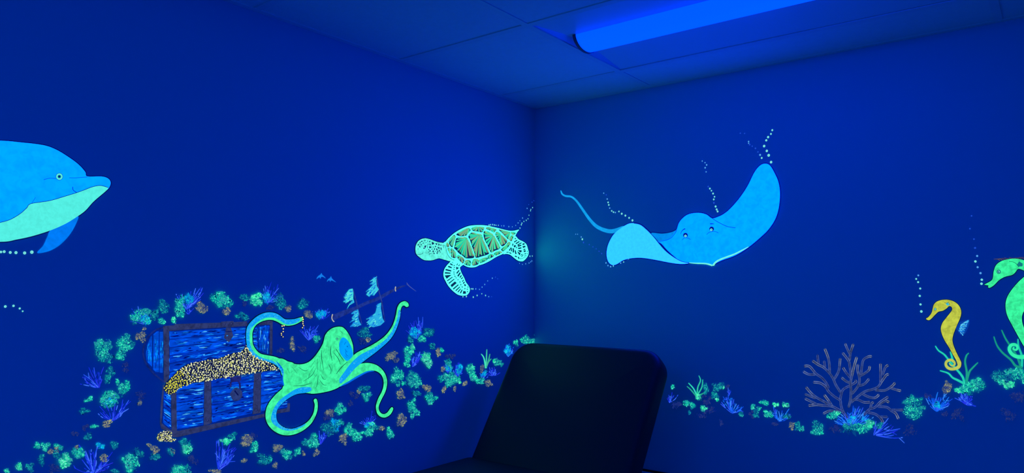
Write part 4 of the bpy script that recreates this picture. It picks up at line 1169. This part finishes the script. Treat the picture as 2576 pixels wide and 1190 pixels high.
reef('L', 'bed', RL, 3.838,
     [('g', 350, 930, 44, 36), ('g', 440, 935, 46, 44), ('g', 560, 935, 48, 34), ('t', 545, 955, 34, 34), ('t', 490, 990, 34, 32), ('b', 620, 1060, 62, 72), ('m', 540, 1020, 50, 45), ('m', 390, 1060, 44, 60), ('g', 745, 1000, 66, 60), ('t', 735, 938, 24, 22), ('b', 180, 1130, 42, 38), ('g', 60, 1172, 34, 26), ('m', 290, 1135, 44, 46),
      ('c', 960, 930, 44, 36), ('m', 1110, 915, 50, 40), ('g', 1250, 1090, 95, 95), ('m', 1330, 1000, 50, 50), ('t', 1490, 960, 42, 40), ('t', 1445, 925, 28, 30), ('m', 1500, 1040, 50, 40), ('d', 530, 1140, 60, 40), ('t', 1000, 1040, 45, 50), ('m', 1110, 1170, 46, 26)],
     [((900, 1200), [(690, 1125), (790, 1060), (825, 990), (760, 915), (850, 935), (880, 960), (920, 1000), (940, 930)], 'p', 1, 2.6), ((915, 1190), [(1010, 1040), (1085, 985), (1050, 1060), (1100, 1085), (1040, 1145)], 'p', 1, 2.6)])
reef('L', 'bed', RB, 3.903,
     [('t', 190, 740, 38, 38), ('m', 340, 770, 44, 44), ('t', 355, 760, 40, 34), ('b', 520, 730, 66, 60), ('m', 500, 670, 70, 45), ('m', 200, 810, 44, 36), ('g', 440, 945, 95, 50), ('t', 780, 962, 66, 28), ('b', 890, 665, 58, 34), ('m', 960, 610, 50, 36), ('t', 1080, 645, 66, 66), ('d', 1160, 610, 60, 40), ('g', 1155, 725, 46, 66), ('t', 1065, 855, 34, 30), ('d', 560, 850, 60, 50)],
     [((815, 950), [(795, 660), (850, 650), (930, 690), (992, 735), (970, 800), (940, 840)], 'p', 4, 2.0)])
reef('L', 'slope', RB, 3.903,
     [('t', 1390, 730, 58, 48), ('m', 1260, 830, 76, 58), ('g', 1310, 850, 38, 30), ('t', 1378, 892, 28, 38), ('g', 1480, 790, 62, 50), ('g', 1590, 765, 40, 48), ('t', 1650, 782, 18, 34), ('t', 1780, 770, 34, 48), ('g', 1740, 655, 58, 76), ('m', 1665, 680, 30, 40), ('m', 1900, 540, 90, 80), ('c', 1960, 500, 50, 60), ('g', 2010, 470, 38, 48), ('t', 2040, 640, 36, 66), ('g', 2100, 545, 46, 60),
      ('g', 2160, 610, 56, 56), ('g', 2310, 530, 70, 50), ('c', 2290, 500, 46, 40), ('g', 2270, 580, 70, 36), ('t', 2425, 540, 36, 30), ('g', 2500, 590, 42, 60), ('t', 1905, 385, 42, 46), ('d', 1870, 430, 45, 40), ('g', 2020, 345, 66, 56), ('d', 2110, 285, 40, 40), ('t', 2192, 170, 22, 24), ('g', 2270, 225, 48, 48), ('m', 2250, 150, 60, 36), ('d', 2150, 215, 50, 40)],
     [((1815, 700), [(1805, 560), (1850, 570), (1895, 575)], 'p', 2, 1.9), ((2275, 505), [(2195, 480), (2250, 440), (2325, 365), (2375, 430), (2350, 450)], 'p', 2, 1.8)])
reef('L', 'knoll', RE, 3.966,
     [('c', 710, 220, 66, 58), ('m', 670, 300, 36, 45), ('g', 800, 285, 42, 42), ('m', 860, 220, 58, 56), ('g', 660, 440, 50, 70), ('b', 705, 380, 30, 40), ('g', 650, 520, 40, 50), ('b', 850, 500, 56, 80), ('t', 965, 415, 26, 50), ('g', 995, 400, 22, 28), ('m', 905, 360, 38, 32), ('t', 500, 470, 66, 56), ('g', 550, 670, 58, 84), ('g', 622, 730, 30, 30), ('g', 720, 690, 72, 100), ('t', 845, 770, 46, 44), ('t', 580, 850, 46, 66),
      ('m', 740, 830, 50, 36), ('g', 885, 885, 68, 60), ('g', 700, 950, 60, 70), ('g', 745, 1020, 42, 36), ('g', 695, 1055, 20, 34), ('t', 580, 1090, 52, 76), ('t', 1000, 595, 22, 42), ('g', 1060, 550, 46, 50), ('c', 1060, 590, 40, 40), ('c', 1160, 590, 44, 60), ('g', 1060, 690, 100, 60), ('b', 1150, 705, 34, 30), ('g', 1050, 750, 36, 30), ('t', 1015, 800, 34, 40), ('t', 1120, 785, 18, 40), ('g', 1270, 600, 50, 60),
      ('b', 1296, 565, 18, 26), ('g', 1310, 670, 40, 50), ('g', 1370, 710, 56, 38), ('t', 1228, 735, 30, 38), ('t', 1398, 580, 28, 42), ('g', 1550, 530, 56, 44), ('b', 1520, 505, 22, 26), ('c', 1415, 640, 38, 36), ('t', 1460, 730, 46, 34), ('m', 225, 240, 66, 70), ('t', 262, 300, 30, 34), ('d', 200, 310, 50, 50), ('g', 1740, 320, 24, 40), ('c', 1660, 400, 40, 50), ('g', 1830, 300, 50, 40), ('m', 1950, 255, 40, 20), ('g', 1900, 340, 50, 50), ('d', 1090, 460, 60, 30)],
     [((745, 290), [(622, 190), (660, 150), (720, 85), (760, 70), (805, 55), (800, 130), (790, 190)], 'p', 2, 1.7), ((700, 568), [(690, 480), (735, 415), (780, 400), (815, 430), (770, 490)], 'p', 3, 2.2), ((1055, 630), [(1015, 550), (1040, 530), (1075, 525), (1105, 560)], 'p', 2, 1.9), ((1150, 665), [(1110, 600), (1130, 540), (1165, 520), (1205, 580), (1200, 630)], 'p', 2, 1.9),
      ((1500, 660), [(1440, 620), (1470, 570), (1520, 565), (1575, 625)], 'p', 3, 2.0), ((1400, 700), [(1375, 630), (1420, 610), (1460, 650)], 'p', 2, 1.9), ((1655, 465), [(1615, 405), (1635, 350), (1670, 335), (1710, 370), (1705, 420)], 'u', 2, 1.9)])
reef('R', 'ray', RW, 4.025,
     [('g', 125, 210, 22, 25), ('b', 385, 315, 36, 44), ('g', 275, 385, 62, 34), ('g', 340, 410, 40, 36), ('b', 440, 432, 48, 28), ('d', 470, 320, 56, 70), ('m', 590, 215, 70, 40), ('m', 560, 280, 44, 50), ('b', 576, 345, 18, 20), ('b', 638, 220, 20, 20), ('m', 470, 240, 40, 60), ('m', 820, 495, 34, 28), ('d', 620, 565, 24, 40), ('d', 500, 450, 70, 46), ('d', 430, 500, 50, 30), ('d', 170, 400, 60, 46), ('m', 300, 470, 20, 26),
      ('g', 1060, 375, 62, 24), ('g', 950, 415, 32, 34), ('g', 1015, 430, 26, 22), ('b', 1170, 392, 26, 26), ('b', 1278, 392, 36, 32), ('m', 970, 485, 46, 46), ('g', 1100, 490, 62, 40), ('m', 1290, 510, 40, 40), ('t', 1335, 610, 30, 50), ('g', 1435, 640, 36, 34), ('m', 1400, 610, 44, 44), ('m', 1600, 620, 74, 66), ('g', 1590, 660, 70, 46), ('d', 1770, 640, 60, 50), ('d', 930, 490, 36, 50), ('d', 1160, 590, 50, 24), ('d', 690, 210, 24, 26),
      ('g', 1760, 505, 72, 44), ('b', 1800, 480, 40, 24), ('m', 1950, 630, 140, 46), ('g', 2060, 620, 90, 50), ('b', 2120, 590, 60, 48), ('c', 1945, 550, 42, 42), ('c', 2080, 545, 40, 28), ('m', 2220, 610, 50, 40)],
     [((100, 378), [(75, 330), (90, 295), (125, 268), (185, 295)], 'p', 1, 1.7), ((730, 482), [(600, 372), (640, 312), (690, 280), (735, 320), (780, 380), (855, 410), (835, 450)], 'u', 2, 1.9), ((705, 300), [(680, 255), (692, 215), (720, 250)], 'p', 1, 1.3), ((1205, 565), [(1110, 455), (1150, 415), (1205, 460), (1310, 435), (1322, 490), (1300, 530)], 'u', 2, 1.8),
      ((1940, 615), [(1760, 575), (1770, 500), (1830, 490), (1900, 470), (1960, 395), (2020, 410), (2095, 440), (2120, 500), (2165, 520)], 'u', 3, 2.0), ((2165, 705), [(2190, 555), (2250, 590), (2315, 530), (2345, 600), (2435, 638), (2380, 670), (2460, 727)], 'p', 1, 2.3)])
reef('R', 'horse', SB, 2.479,
     [('g', 820, 915, 50, 28), ('m', 870, 920, 40, 30), ('g', 850, 975, 72, 44), ('m', 840, 1000, 50, 26), ('c', 985, 930, 26, 24), ('t', 1050, 828, 44, 42), ('g', 1180, 830, 62, 40), ('b', 1130, 850, 36, 20), ('g', 1235, 800, 54, 40), ('m', 1240, 830, 40, 36), ('m', 1400, 760, 66, 46), ('g', 1370, 775, 46, 36), ('b', 1420, 810, 44, 26), ('g', 1470, 740, 60, 36), ('g', 1540, 760, 50, 46), ('d', 1120, 1000, 50, 46), ('d', 1420, 1000, 50, 46), ('d', 1500, 880, 60, 46), ('d', 820, 1105, 40, 46), ('d', 1030, 1000, 30, 20), ('d', 930, 880, 30, 20)],
     [((980, 980), [(915, 895), (950, 875), (990, 858), (1045, 868), (1082, 900), (1060, 945)], 'u', 3, 2.1), ((1170, 940), [(1095, 895), (1125, 862), (1170, 865), (1205, 885), (1235, 948)], 'p', 4, 2.2)])
